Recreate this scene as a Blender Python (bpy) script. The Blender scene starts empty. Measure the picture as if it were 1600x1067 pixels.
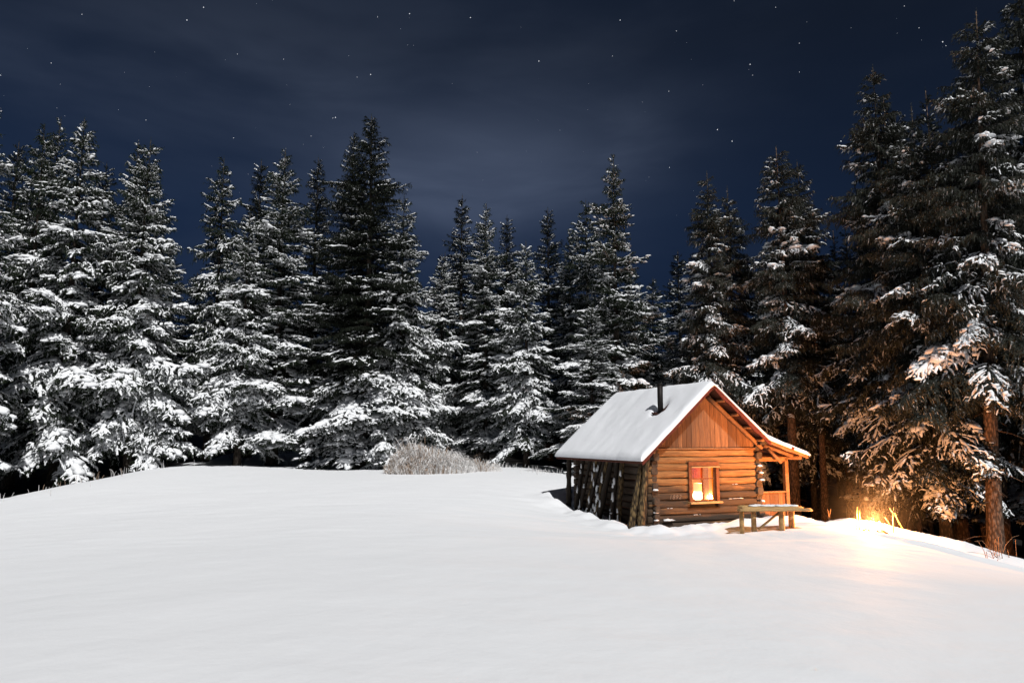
import bpy, math, random
import numpy as np
from mathutils import Vector, Matrix, noise as mnoise

S = bpy.context.scene
COL = S.collection
R = math.radians
rnd = random.Random(7)

# ------------------------------------------------------------------ camera
F_PX = 1100.0
PITCH = math.atan(151.0 / F_PX)
CAMZ = 2.4
cd = bpy.data.cameras.new('camera')
cd.sensor_width = 36.0
cd.lens = 36.0 * F_PX / 1600.0
cd.clip_start = 0.1
cd.clip_end = 6000.0
cam = bpy.data.objects.new('camera', cd)
COL.objects.link(cam)
cam.location = (0, 0, CAMZ)
cam.rotation_euler = (R(90) + PITCH, 0, 0)
S.camera = cam


def ray(px, py):
    a = (px - 800.0) / F_PX
    b = (533.5 - py) / F_PX
    c, s = math.cos(PITCH), math.sin(PITCH)
    return Vector((a, c - s * b, s + c * b))


def at(px, py, Y):
    d = ray(px, py)
    return Vector((0, 0, CAMZ)) + d * (Y / d.y)


# ------------------------------------------------------------------ moonlight, night sky, exposure
S.view_settings.view_transform = 'Standard'
S.view_settings.look = 'None'
S.view_settings.exposure = 0.0
S.view_settings.gamma = 1.0
SUN_EL = R(51)
SUN_AZ = R(24)          # the light travels towards the back left
ld = bpy.data.lights.new('moon', 'SUN')
ld.energy = 3.75
ld.angle = R(0.5)
ld.color = (1.0, 0.995, 0.99)
moon = bpy.data.objects.new('moon', ld)
COL.objects.link(moon)
trav = Vector((-math.sin(SUN_AZ) * math.cos(SUN_EL), math.cos(SUN_AZ) * math.cos(SUN_EL), -math.sin(SUN_EL)))
moon.rotation_euler = trav.to_track_quat('-Z', 'Y').to_euler()
moon.location = (20, -30, 40)

W = bpy.data.worlds.new('World')
S.world = W
W.use_nodes = True
wn, wl = W.node_tree.nodes, W.node_tree.links
wn.clear()


class NT:
    """short-hand for node trees"""
    def __init__(self, nodes, links):
        self.n, self.l = nodes, links

    def new(self, typ, **kw):
        nd = self.n.new(typ)
        for k, v in kw.items():
            setattr(nd, k, v)
        return nd

    def put(self, sock, v):
        if hasattr(v, 'is_output'):
            self.l.new(v, sock)
        else:
            sock.default_value = v

    def math(self, op, a, b=0.0, c=None, clamp=False):
        nd = self.new('ShaderNodeMath', operation=op, use_clamp=clamp)
        self.put(nd.inputs[0], a)
        self.put(nd.inputs[1], b)
        if c is not None:
            self.put(nd.inputs[2], c)
        return nd.outputs[0]

    def maprange(self, v, a, b, c=0.0, d=1.0, smooth=True):
        nd = self.new('ShaderNodeMapRange')
        nd.interpolation_type = 'SMOOTHSTEP' if smooth else 'LINEAR'
        self.put(nd.inputs['Value'], v)
        nd.inputs['From Min'].default_value = a
        nd.inputs['From Max'].default_value = b
        nd.inputs['To Min'].default_value = c
        nd.inputs['To Max'].default_value = d
        return nd.outputs[0]

    def mix(self, f, a, b, blend='MIX'):
        nd = self.new('ShaderNodeMix', data_type='RGBA', blend_type=blend)
        self.put(nd.inputs[0], f)
        self.put(nd.inputs[6], a if hasattr(a, 'is_output') else tuple(a) + (1,))
        self.put(nd.inputs[7], b if hasattr(b, 'is_output') else tuple(b) + (1,))
        return nd.outputs[2]

    def noise(self, vec, scale, detail=4.0, rough=0.55, dist=0.0):
        nd = self.new('ShaderNodeTexNoise')
        self.put(nd.inputs['Vector'], vec)
        nd.inputs['Scale'].default_value = scale
        nd.inputs['Detail'].default_value = detail
        nd.inputs['Roughness'].default_value = rough
        nd.inputs['Distortion'].default_value = dist
        return nd.outputs['Fac']

    def mapping(self, vec, scale=(1, 1, 1), loc=(0, 0, 0), rot=(0, 0, 0)):
        nd = self.new('ShaderNodeMapping')
        self.put(nd.inputs['Vector'], vec)
        nd.inputs['Scale'].default_value = scale
        nd.inputs['Location'].default_value = loc
        nd.inputs['Rotation'].default_value = rot
        return nd.outputs[0]


w = NT(wn, wl)
tc = w.new('ShaderNodeTexCoord').outputs['Generated']
sep = w.new('ShaderNodeSeparateXYZ')
wl.new(tc, sep.inputs[0])
elev = sep.outputs['Z']
sky = w.new('ShaderNodeTexSky', sky_type='NISHITA', sun_disc=False)
sky.sun_elevation = SUN_EL
sky.sun_rotation = math.pi - SUN_AZ
skyc = w.mix(1.0, sky.outputs[0], (0.00030, 0.00032, 0.00034), 'MULTIPLY')
ramp = w.new('ShaderNodeValToRGB')
cr = ramp.color_ramp
cr.elements[0].position = 0.0
cr.elements[0].color = (0.0085, 0.0185, 0.050, 1)
cr.elements[1].position = 1.0
cr.elements[1].color = (0.0055, 0.0085, 0.017, 1)
e = cr.elements.new(0.30)
e.color = (0.0095, 0.0200, 0.050, 1)
e = cr.elements.new(0.50)
e.color = (0.0090, 0.0150, 0.031, 1)
wl.new(elev, ramp.inputs[0])
# the sky is darker towards the right of the wood
side = w.maprange(sep.outputs['X'], -0.15, 0.62, 1.0, 0.62)
base = w.mix(1.0, ramp.outputs[0], skyc, 'ADD')
comb = w.new('ShaderNodeCombineXYZ')
for i in range(3):
    wl.new(side, comb.inputs[i])
base = w.mix(1.0, base, comb.outputs[0], 'MULTIPLY')


def blob(px, py, sx, sy, rot=0.0):
    """a soft patch of thin moonlit cloud round one direction of the sky"""
    d = ray(px, py).normalized()
    az, el = math.atan2(d.x, d.y), math.asin(d.z)
    A = w.math('SUBTRACT', w.math('ARCTAN2', sep.outputs['X'], sep.outputs['Y']), az)
    E = w.math('SUBTRACT', w.math('ARCSINE', elev), el)
    c, s = math.cos(rot), math.sin(rot)
    u = w.math('MULTIPLY', w.math('ADD', w.math('MULTIPLY', A, c), w.math('MULTIPLY', E, s)), 1 / sx)
    v = w.math('MULTIPLY', w.math('SUBTRACT', w.math('MULTIPLY', E, c), w.math('MULTIPLY', A, s)), 1 / sy)
    q = w.math('ADD', w.math('MULTIPLY', u, u), w.math('MULTIPLY', v, v))
    return w.math('POWER', 2.718, w.math('MULTIPLY', q, -1.0))


cm = w.mapping(tc, (1.3, 1.3, 5.0), rot=(0, R(-6), 0))
n1 = w.noise(cm, 2.3, 5, 0.5, 0.4)
n2 = w.noise(w.mapping(tc, (1, 1, 3.4), (3.1, 1.7, 0)), 3.4, 4, 0.5, 0.2)
cl = w.math('MULTIPLY', blob(780, 262, 0.19, 0.085, 0.1), w.maprange(n1, 0.25, 0.75, 0.42, 1.15))
cl2 = w.math('MULTIPLY', blob(640, 210, 0.17, 0.05, -0.15), w.maprange(n1, 0.3, 0.7, 0.1, 0.45))
cl3 = w.math('MULTIPLY', blob(330, 120, 0.30, 0.10, 0.15), w.maprange(n2, 0.3, 0.7, 0.0, 0.15))
cl4 = w.math('MULTIPLY', w.maprange(n2, 0.42, 0.75, 0.0, 0.07), w.maprange(sep.outputs['X'], 0.0, 0.55, 1.0, 0.35))
tot = w.math('ADD', w.math('ADD', cl, cl2), w.math('ADD', cl3, cl4))
cloud = w.new('ShaderNodeVectorMath', operation='SCALE')
cloud.inputs[0].default_value = (0.080, 0.097, 0.138)
wl.new(tot, cloud.inputs[3])
full = w.mix(1.0, base, cloud.outputs[0], 'ADD')
bg = w.new('ShaderNodeBackground')
wl.new(full, bg.inputs['Color'])
bg.inputs['Strength'].default_value = 1.0
wo = w.new('ShaderNodeOutputWorld')
wl.new(bg.outputs[0], wo.inputs['Surface'])

S.cycles.max_bounces = 6
S.cycles.diffuse_bounces = 3
S.cycles.transparent_max_bounces = 8
S.cycles.volume_bounces = 0
S.cycles.sample_clamp_indirect = 4.0
S.render.film_transparent = False


# ------------------------------------------------------------------ materials
def material(name):
    m = bpy.data.materials.new(name)
    m.use_nodes = True
    t = NT(m.node_tree.nodes, m.node_tree.links)
    p = m.node_tree.nodes['Principled BSDF']
    p.inputs['Specular IOR Level'].default_value = 0.25
    return m, t, p


def bump(t, p, h, strength, dist):
    b = t.new('ShaderNodeBump')
    b.inputs['Strength'].default_value = strength
    b.inputs['Distance'].default_value = dist
    t.l.new(h, b.inputs['Height'])
    t.l.new(b.outputs[0], p.inputs['Normal'])


def mat_snow(name, col=(0.80, 0.81, 0.83), sc=9.0, d=0.02):
    m, t, p = material(name)
    o = t.new('ShaderNodeTexCoord').outputs['Object']
    n = t.noise(o, sc, 6, 0.65)
    t.l.new(t.mix(n, [c * 0.93 for c in col], col), p.inputs['Base Color'])
    p.inputs['Roughness'].default_value = 0.75
    bump(t, p, n, 0.5, d)
    return m


def mat_ground():
    m, t, p = material('snow_ground')
    o = t.new('ShaderNodeTexCoord').outputs['Object']
    a = t.new('ShaderNodeAttribute', attribute_name='litter_shade').outputs['Fac']
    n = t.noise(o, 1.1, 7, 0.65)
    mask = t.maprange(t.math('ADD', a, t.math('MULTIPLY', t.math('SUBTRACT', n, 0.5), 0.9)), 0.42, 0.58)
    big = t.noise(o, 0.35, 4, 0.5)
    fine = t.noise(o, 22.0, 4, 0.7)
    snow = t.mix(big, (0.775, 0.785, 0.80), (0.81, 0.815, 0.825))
    lit = t.mix(t.noise(o, 6.0, 4, 0.6), (0.003, 0.0026, 0.002), (0.010, 0.008, 0.006))  # forest litter, near black with the shade under the trees painted in
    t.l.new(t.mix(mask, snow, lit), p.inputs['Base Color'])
    p.inputs['Roughness'].default_value = 0.8
    h = t.math('ADD', t.math('MULTIPLY', t.noise(o, 1.6, 4, 0.5), 0.9), t.math('MULTIPLY', fine, 0.10))
    bump(t, p, h, 0.5, 0.06)
    return m


def mat_needles(name, dark, light, frost=0.0):
    m, t, p = material(name)
    o = t.new('ShaderNodeTexCoord').outputs['Object']
    isl = t.new('ShaderNodeNewGeometry').outputs['Random Per Island']
    c = t.mix(t.math('MULTIPLY', t.math('ADD', t.noise(o, 2.2, 3, 0.6), isl), 0.5), dark, light)
    if frost:
        c = t.mix(t.math('MULTIPLY', t.math('GREATER_THAN', isl, 1 - frost), 0.8), c, (0.42, 0.42, 0.42))
    t.l.new(c, p.inputs['Base Color'])
    p.inputs['Roughness'].default_value = 0.8
    p.inputs['Specular IOR Level'].default_value = 0.15
    return m


def mat_bark(name, a=(0.05, 0.037, 0.028), b=(0.17, 0.12, 0.085)):
    m, t, p = material(name)
    o = t.new('ShaderNodeTexCoord').outputs['Object']
    n = t.noise(t.mapping(o, (9, 9, 2.6)), 1.6, 6, 0.7, 0.6)
    v = t.new('ShaderNodeTexVoronoi')
    t.l.new(t.mapping(o, (12, 12, 4.5)), v.inputs['Vector'])
    v.inputs['Scale'].default_value = 1.3
    k = t.math('MULTIPLY', n, t.maprange(v.outputs['Distance'], 0.05, 0.75, 1.35, 0.5))
    t.l.new(t.mix(t.maprange(k, 0.15, 0.7), a, b), p.inputs['Base Color'])
    p.inputs['Roughness'].default_value = 0.9
    bump(t, p, k, 0.9, 0.05)
    return m


def mat_wood(name, a, b, grey, grain, stain=0.5, zlo=None, zhi=None, var=0.5, rough=0.75):
    """planks and logs: grain runs along the axis with the small scale; grey weather stains in patches"""
    m, t, p = material(name)
    o = t.new('ShaderNodeTexCoord').outputs['Object']
    isl = t.new('ShaderNodeNewGeometry').outputs['Random Per Island']
    off = t.new('ShaderNodeCombineXYZ')
    for i in range(3):
        t.l.new(t.math('MULTIPLY', isl, 37.0 + 11 * i), off.inputs[i])
    add = t.new('ShaderNodeVectorMath', operation='ADD')
    t.l.new(o, add.inputs[0])
    t.l.new(off.outputs[0], add.inputs[1])
    g = t.noise(t.mapping(add.outputs[0], grain), 1.0, 6, 0.65, 0.8)
    g2 = t.noise(t.mapping(add.outputs[0], [x * 3.1 for x in grain]), 1.0, 3, 0.6, 0.3)
    k = t.math('ADD', t.math('MULTIPLY', g, 0.7), t.math('MULTIPLY', g2, 0.3))
    c = t.mix(t.maprange(k, 0.3, 0.7), a, b)
    c = t.mix(t.math('MULTIPLY', isl, var), c, [x * 0.45 for x in a])
    s = t.noise(t.mapping(add.outputs[0], [max(0.6, x * 0.16) for x in grain]), 1.0, 4, 0.6, 0.5)
    if zlo is not None:
        z = t.new('ShaderNodeSeparateXYZ')
        t.l.new(o, z.inputs[0])
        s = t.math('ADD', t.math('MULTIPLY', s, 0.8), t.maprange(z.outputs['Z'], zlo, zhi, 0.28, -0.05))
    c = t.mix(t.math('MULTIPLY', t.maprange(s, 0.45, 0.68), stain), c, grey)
    knots = t.new('ShaderNodeTexVoronoi')
    t.l.new(t.mapping(add.outputs[0], [max(1.6, x * 0.42) for x in grain]), knots.inputs['Vector'])
    c = t.mix(t.maprange(knots.outputs['Distance'], 0.06, 0.16, 0.75, 0.0), c, [x * 0.3 for x in a])
    t.l.new(c, p.inputs['Base Color'])
    p.inputs['Roughness'].default_value = rough
    bump(t, p, k, 1.0, 0.03)
    return m


def mat_plain(name, col, rough=0.6, metal=0.0, n=6.0, dv=0.25):
    m, t, p = material(name)
    o = t.new('ShaderNodeTexCoord').outputs['Object']
    k = t.noise(o, n, 5, 0.6)
    t.l.new(t.mix(k, [c * (1 - dv) for c in col], [min(1, c * (1 + dv)) for c in col]), p.inputs['Base Color'])
    p.inputs['Roughness'].default_value = rough
    p.inputs['Metallic'].default_value = metal
    bump(t, p, k, 0.3, 0.01)
    return m


def mat_emit(name, col, s):
    m, t, p = material(name)
    p.inputs['Base Color'].default_value = tuple(col) + (1,)
    p.inputs['Emission Color'].default_value = tuple(col) + (1,)
    p.inputs['Emission Strength'].default_value = s
    return m


M_ground = mat_ground()
M_tsnow = mat_snow('tree_snow', (0.88, 0.89, 0.90), 14.0, 0.03)
M_rsnow = mat_snow('roof_snow', (0.90, 0.91, 0.93), 5.0, 0.02)
M_bsnow = mat_snow('bank_snow', (0.82, 0.825, 0.83), 10.0, 0.03)
M_need = mat_needles('needles', (0.010, 0.016, 0.009), (0.030, 0.040, 0.022), 0.06)
M_needf = mat_needles('frosted_needles', (0.013, 0.017, 0.012), (0.048, 0.050, 0.040), 0.06)
M_needd = mat_needles('dark_needles', (0.006, 0.009, 0.006), (0.020, 0.024, 0.015), 0.02)
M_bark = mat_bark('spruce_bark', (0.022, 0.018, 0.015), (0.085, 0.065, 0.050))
M_bark_lit = mat_bark('firelit_bark', (0.05, 0.034, 0.025), (0.24, 0.15, 0.10))  # spruce bark in a paler colour for trunks meant to look lit
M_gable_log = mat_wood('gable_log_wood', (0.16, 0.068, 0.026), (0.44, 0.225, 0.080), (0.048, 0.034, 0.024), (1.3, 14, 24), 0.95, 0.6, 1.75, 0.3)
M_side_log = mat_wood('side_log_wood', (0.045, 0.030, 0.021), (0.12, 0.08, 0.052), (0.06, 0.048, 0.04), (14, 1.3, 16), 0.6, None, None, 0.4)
M_board = mat_wood('gable_board_wood', (0.15, 0.062, 0.028), (0.38, 0.185, 0.080), (0.13, 0.070, 0.042), (18, 18, 1.2), 0.7, None, None, 0.75)
M_trim = mat_wood('trim_wood', (0.20, 0.085, 0.034), (0.40, 0.20, 0.085), (0.15, 0.08, 0.05), (5, 9, 9), 0.5, None, None, 0.3)
M_frame = mat_wood('window_frame_wood', (0.15, 0.045, 0.018), (0.29, 0.10, 0.036), (0.18, 0.07, 0.03), (8, 8, 8), 0.3, None, None, 0.3)
M_fascia = mat_plain('red_brown_fascia_paint', (0.105, 0.022, 0.014), 0.7, 0, 7, 0.4)
M_soffit = mat_plain('soffit_wood', (0.10, 0.035, 0.018), 0.8, 0, 6, 0.4)
M_pole = mat_bark('peeling_bark', (0.018, 0.012, 0.008), (0.22, 0.145, 0.065))
M_darkpole = mat_wood('dark_pole_wood', (0.018, 0.012, 0.009), (0.06, 0.042, 0.028), (0.025, 0.02, 0.016), (11, 11, 1.6), 0.7, None, None, 0.5)
M_bench = mat_wood('bench_wood', (0.36, 0.20, 0.075), (0.66, 0.43, 0.19), (0.25, 0.17, 0.10), (3, 9, 7), 0.4, None, None, 0.3)
M_iron = mat_plain('sooty_iron', (0.018, 0.015, 0.014), 0.55, 0.5)
M_rust = mat_plain('rusty_sheet', (0.08, 0.03, 0.022), 0.6, 0.4)
M_stick = mat_plain('yellow_stick_wood', (0.50, 0.30, 0.08), 0.7)
M_twig = mat_plain('dry_twig', (0.20, 0.11, 0.06), 0.8)
M_straw = mat_plain('dry_straw', (0.40, 0.29, 0.21), 0.85, 0, 3, 0.4)
M_frost = mat_plain('frosted_straw', (0.80, 0.78, 0.76), 0.85, 0, 3, 0.2)
M_chalk = mat_plain('chalk', (0.24, 0.17, 0.125), 0.9, 0, 40, .5)
M_curtain_red = mat_plain('red_cloth', (0.60, 0.21, 0.035), 0.9)
M_curtain = mat_plain('yellow_cloth', (0.85, 0.58, 0.12), 0.9)
for _m in (M_curtain_red, M_curtain):
    _t = NT(_m.node_tree.nodes, _m.node_tree.links)
    _tl = _t.new('ShaderNodeBsdfTranslucent')
    _mx = _t.new('ShaderNodeMixShader')
    _t.l.new(_t.n['Principled BSDF'].inputs['Base Color'].links[0].from_socket, _tl.inputs['Color'])
    _mx.inputs[0].default_value = 0.6
    _t.l.new(_t.n['Principled BSDF'].outputs[0], _mx.inputs[1])
    _t.l.new(_tl.outputs[0], _mx.inputs[2])
    _t.l.new(_mx.outputs[0], _t.n['Material Output'].inputs['Surface'])
M_room = mat_wood('room_wood', (0.34, 0.15, 0.05), (0.5, 0.25, 0.09), (0.2, 0.1, 0.04), (12, 12, 1.5), 0.3)
M_flame = mat_emit('flame', (1.0, 0.78, 0.38), 45.0)
M_candleflame = mat_emit('candle_flame', (1.0, 0.70, 0.28), 6.0)
M_lampglass = mat_emit('lamp_glow', (1.0, 0.74, 0.36), 9.0)
M_wax = mat_emit('lit_wax', (1.0, 0.50, 0.12), 0.45)
M_ember = mat_emit('ember', (1.0, 0.35, 0.06), 5.0)

M_glass, _t, _p = material('window_glass')
_tr = _t.new('ShaderNodeBsdfTransparent')
_gl = _t.new('ShaderNodeBsdfGlossy')
_gl.inputs['Roughness'].default_value = 0.08
_fr = _t.new('ShaderNodeFresnel')
_mx = _t.new('ShaderNodeMixShader')
_t.l.new(_fr.outputs[0], _mx.inputs[0])
_t.l.new(_tr.outputs[0], _mx.inputs[1])
_t.l.new(_gl.outputs[0], _mx.inputs[2])
_t.l.new(_mx.outputs[0], M_glass.node_tree.nodes['Material Output'].inputs['Surface'])


# ------------------------------------------------------------------ mesh helpers
def tag(o, label=None, cat=None, group=None, kind=None):
    if label:
        o['label'] = label
    if cat:
        o['category'] = cat
    if group:
        o['group'] = group
    if kind:
        o['kind'] = kind
    return o


def empty(name, loc, label, cat, group=None, rz=0.0):
    o = bpy.data.objects.new(name, None)
    o.empty_display_size = 0.3
    COL.objects.link(o)
    o.location = loc
    o.rotation_euler = (0, 0, rz)
    return tag(o, label, cat, group)


def np_mesh(name, verts, groups, mats):
    """groups: list of (faces array (n,k), material slot, smooth)"""
    me = bpy.data.meshes.new(name)
    me.vertices.add(len(verts))
    me.vertices.foreach_set('co', np.asarray(verts, np.float32).ravel())
    groups = [g for g in groups if len(g[0])]
    nl = sum(g[0].size for g in groups)
    nf = sum(len(g[0]) for g in groups)
    me.loops.add(nl)
    me.polygons.add(nf)
    me.loops.foreach_set('vertex_index', np.concatenate([g[0].ravel() for g in groups]).astype(np.int32))
    st, mi, sm, off = [], [], [], 0
    for f, m, s in groups:
        st.append(off + np.arange(len(f)) * f.shape[1])
        mi.append(np.full(len(f), m))
        sm.append(np.full(len(f), s, bool))
        off += f.size
    me.polygons.foreach_set('loop_start', np.concatenate(st).astype(np.int32))
    me.polygons.foreach_set('material_index', np.concatenate(mi).astype(np.int32))
    me.polygons.foreach_set('use_smooth', np.concatenate(sm))
    for m in mats:
        me.materials.append(m)
    me.update(calc_edges=True)
    me.validate()
    return me


class MB:
    def __init__(self):
        self.v, self.f, self.m, self.s = [], [], [], []

    def face(self, idx, mat=0, smooth=False):
        self.f.append(tuple(idx))
        self.m.append(mat)
        self.s.append(smooth)

    def add(self, verts, faces, mat=0, smooth=False):
        b = len(self.v)
        self.v += [tuple(x) for x in verts]
        for f in faces:
            self.face([b + i for i in f], mat, smooth)

    def box(self, c, size, rot=None, mat=0, bev=0.0):
        hx, hy, hz = [x / 2 for x in size]
        if bev <= 0:
            vs = [Vector((sx * hx, sy * hy, sz * hz)) for sx in (-1, 1) for sy in (-1, 1) for sz in (-1, 1)]
            fs = [(0, 1, 3, 2), (4, 6, 7, 5), (0, 4, 5, 1), (2, 3, 7, 6), (0, 2, 6, 4), (1, 5, 7, 3)]
        else:
            b = min(bev, hx * .9, hy * .9, hz * .9)
            vs, key = [], {}
            for sx in (-1, 1):
                for sy in (-1, 1):
                    for sz in (-1, 1):
                        for ax in range(3):
                            p = [sx * (hx - b), sy * (hy - b), sz * (hz - b)]
                            p[ax] = (sx * hx, sy * hy, sz * hz)[ax]
                            key[(sx, sy, sz, ax)] = len(vs)
                            vs.append(Vector(p))
            fs = []
            sg = (-1, 1)
            for ax in range(3):
                o1, o2 = [a for a in range(3) if a != ax]
                for s in sg:
                    q = []
                    for a, b_ in ((-1, -1), (1, -1), (1, 1), (-1, 1)):
                        k = [0, 0, 0]
                        k[ax], k[o1], k[o2] = s, a, b_
                        q.append(key[(k[0], k[1], k[2], ax)])
                    fs.append(q)
                for a in sg:
                    for b_ in sg:
                        q = []
                        for s, f in ((-1, o1), (1, o1), (1, o2), (-1, o2)):
                            k = [0, 0, 0]
                            k[ax], k[o1], k[o2] = s, a, b_
                            q.append(key[(k[0], k[1], k[2], f)])
                        fs.append(q)
            for sx in sg:
                for sy in sg:
                    for sz in sg:
                        fs.append([key[(sx, sy, sz, a)] for a in range(3)])
        if rot is not None:
            vs = [rot @ v for v in vs]
        self.add([v + Vector(c) for v in vs], fs, mat)

    def tube(self, pts, radii, n=10, mat=0, wob=0.0, seed=0.0, cap=True, squash=1.0, smooth=True, hew=0.0):
        pts = [Vector(p) for p in pts]
        b = len(self.v)
        d0 = (pts[-1] - pts[0]).normalized()
        ref = Vector((0, 0, 1)) if abs(d0.z) < 0.9 else Vector((1, 0, 0))
        for i, p in enumerate(pts):
            d = (pts[min(i + 1, len(pts) - 1)] - pts[max(i - 1, 0)]).normalized()
            a = d.cross(ref).normalized()
            u = a.cross(d).normalized()
            for k in range(n):
                th = 2 * math.pi * k / n
                r = radii[i] if hasattr(radii, '__len__') else radii
                if wob:
                    r *= 1 + wob * mnoise.noise(Vector((math.cos(th) * 1.2 + seed, math.sin(th) * 1.2 + seed * 2.1, i * 0.55 + seed * 3.7)))
                ca, sa = math.cos(th), math.sin(th)
                if hew:
                    e_ = 1 - hew
                    ca = math.copysign(abs(ca) ** e_, ca)
                    sa = math.copysign(abs(sa) ** e_, sa)
                self.v.append(tuple(p + a * (ca * r * squash) + u * (sa * r)))
        for i in range(len(pts) - 1):
            for k in range(n):
                k2 = (k + 1) % n
                self.face((b + i * n + k, b + i * n + k2, b + (i + 1) * n + k2, b + (i + 1) * n + k), mat, smooth)
        if cap:
            self.face([b + k for k in range(n)][::-1], mat)
            self.face([b + (len(pts) - 1) * n + k for k in range(n)], mat)

    def lump(self, c, r, seed=0.0, mat=0, nu=10, nv=6, amp=0.35):
        """an uneven lump of snow with a flat-ish underside"""
        b = len(self.v)
        for j in range(nv + 1):
            ph = math.pi * j / nv
            for i in range(nu):
                th = 2 * math.pi * i / nu
                d = Vector((math.sin(ph) * math.cos(th), math.sin(ph) * math.sin(th), math.cos(ph)))
                k = 1 + amp * mnoise.noise(d * 1.7 + Vector((seed, seed * 1.3, seed * .7)))
                z = d.z * r[2] * k
                if z < 0:
                    z *= 0.4
                self.v.append((c[0] + d.x * r[0] * k, c[1] + d.y * r[1] * k, c[2] + z))
        for j in range(nv):
            for i in range(nu):
                i2 = (i + 1) % nu
                self.face((b + j * nu + i, b + (j + 1) * nu + i, b + (j + 1) * nu + i2, b + j * nu + i2), mat, True)

    def build(self, name, mats, parent=None, off=None):
        me = bpy.data.meshes.new(name)
        vs = self.v if off is None else [(x - off[0], y - off[1], z - off[2]) for x, y, z in self.v]
        me.from_pydata(vs, [], self.f)
        for m in (mats if isinstance(mats, (list, tuple)) else [mats]):
            me.materials.append(m)
        me.polygons.foreach_set('material_index', self.m)
        me.polygons.foreach_set('use_smooth', self.s)
        me.validate()
        me.update()
        o = bpy.data.objects.new(name, me)
        COL.objects.link(o)
        if parent:
            o.parent = parent
        return o


# ------------------------------------------------------------------ the ground
CP = []


def cp(x, y, z):
    CP.append((x, y, z))


def cpp(px, py, Y):
    p = at(px, py, Y)
    CP.append((p.x, p.y, p.z))


for x in (-12, -6, 0, 6, 12):
    cp(x, -4, 0.80 - 0.004 * x * x)
    cp(x, 4, 0.62 - 0.004 * x * x)
for x in (-9, -4, 0, 4):
    cp(x, 12, 0.36 - 0.004 * x * x)
cp(9, 12, 0.02)
cp(14, 12, -0.45)
cpp(0, 786, 26); cpp(-150, 812, 24); cpp(100, 758, 29.5); cpp(200, 739, 33.5); cpp(300, 726, 38); cpp(420, 726, 39)
cpp(560, 734, 36); cpp(760, 728, 37); cpp(860, 738, 33); cpp(880, 752, 28.5); cpp(850, 778, 24.5)
cp(-6, 20, 0.30); cp(0, 22, 0.30); cp(-12, 22, 0.15); cp(0, 17, 0.22)
cpp(880, 803, 22.2)
# round the cabin
for q in ((3.5, 20), (6.5, 21.5), (8.0, 21.5), (4.0, 24.5), (7, 24.5), (5, 18.3), (3.2, 18.6)):
    cp(q[0], q[1], -0.04)
# crest on the right, then down into the wood
cpp(1285, 816, 19.6); cpp(1340, 826, 19.0); cpp(1400, 838, 18.3); cpp(1500, 862, 17.2); cpp(1600, 891, 16.2); cpp(1750, 930, 15.0)
cp(10.3, 22, -0.55); cp(12, 20.5, -0.9); cp(14, 20, -1.35); cp(17, 17.5, -1.4)
cp(16, 25, -1.75); cp(20, 24, -2.0); cp(12, 28, -1.3); cp(9, 30, -0.6); cp(22, 34, -2.2); cp(30, 20, -2.6)
# forest floor behind
cp(-20, 33, 0.1); cp(-26, 36, 0.0); cpp(330, 707, 46); cpp(430, 705, 47); cpp(520, 712, 46); cp(-6, 44, 1.1); cp(0, 44, 1.05); cp(4, 38, 0.75); cp(8, 38, 0.3)
cp(-30, 60, 3.0); cp(0, 65, 3.6); cp(30, 60, 1.5); cp(-12, 58, 3.2); cp(14, 58, 2.6); cp(-60, 30, -1.0); cp(60, 30, -4); cp(-60, 90, 5); cp(60, 90, 4); cp(0, 110, 6)
cp(-40, -30, 0); cp(40, -30, 0); cp(0, -40, 1.2); cp(-30, 5, 0.0); cp(30, 5, -1.6)
CP = np.array(CP)


def _phi(d2):
    d2 = np.maximum(d2, 1e-12)
    return d2 * np.log(d2) * 0.5


_n = len(CP)
_D = ((CP[:, None, :2] - CP[None, :, :2]) ** 2).sum(-1)
_A = np.zeros((_n + 3, _n + 3))
_A[:_n, :_n] = _phi(_D) + np.eye(_n) * 0.2
_A[:_n, _n] = 1
_A[:_n, _n + 1:] = CP[:, :2]
_A[_n:, :_n] = _A[:_n, _n:].T
_b = np.zeros(_n + 3)
_b[:_n] = CP[:, 2]
_w = np.linalg.solve(_A, _b)


def height_np(x, y):
    x, y = np.asarray(x, float), np.asarray(y, float)
    xs, ys = np.clip(x, -70, 70), np.clip(y, -40, 110)
    z = _w[_n] + _w[_n + 1] * xs + _w[_n + 2] * ys
    for i in range(_n):
        z = z + _w[i] * _phi((xs - CP[i, 0]) ** 2 + (ys - CP[i, 1]) ** 2)
    return z


# cabin frame: origin is the ground under the front left corner of the eave
CAB = Vector((3.55, 19.5, -0.03))
YAW = math.atan2(0.368, 0.93)
CU = Vector((math.cos(YAW), math.sin(YAW), 0))
CV = Vector((-math.sin(YAW), math.cos(YAW), 0))
C0 = Vector((2.6, 2.75, 0))           # the middle of its floor in that frame


def c2w(t, v, z):
    return CAB + CU * t + CV * v + Vector((0, 0, z))


def fbm(x, y, f, s=0.0):
    return (mnoise.noise(Vector((x * f + s, y * f, s * 1.7))) + 0.5 * mnoise.noise(Vector((x * f * 2.1, y * f * 2.1 + s, 3.3 + s)))
            + 0.25 * mnoise.noise(Vector((x * f * 4.3 + s, y * f * 4.3, 7.7 + s))))


def sm(a, b, v):
    k = min(1.0, max(0.0, (v - a) / (b - a)))
    return k * k * (3 - 2 * k)


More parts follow.
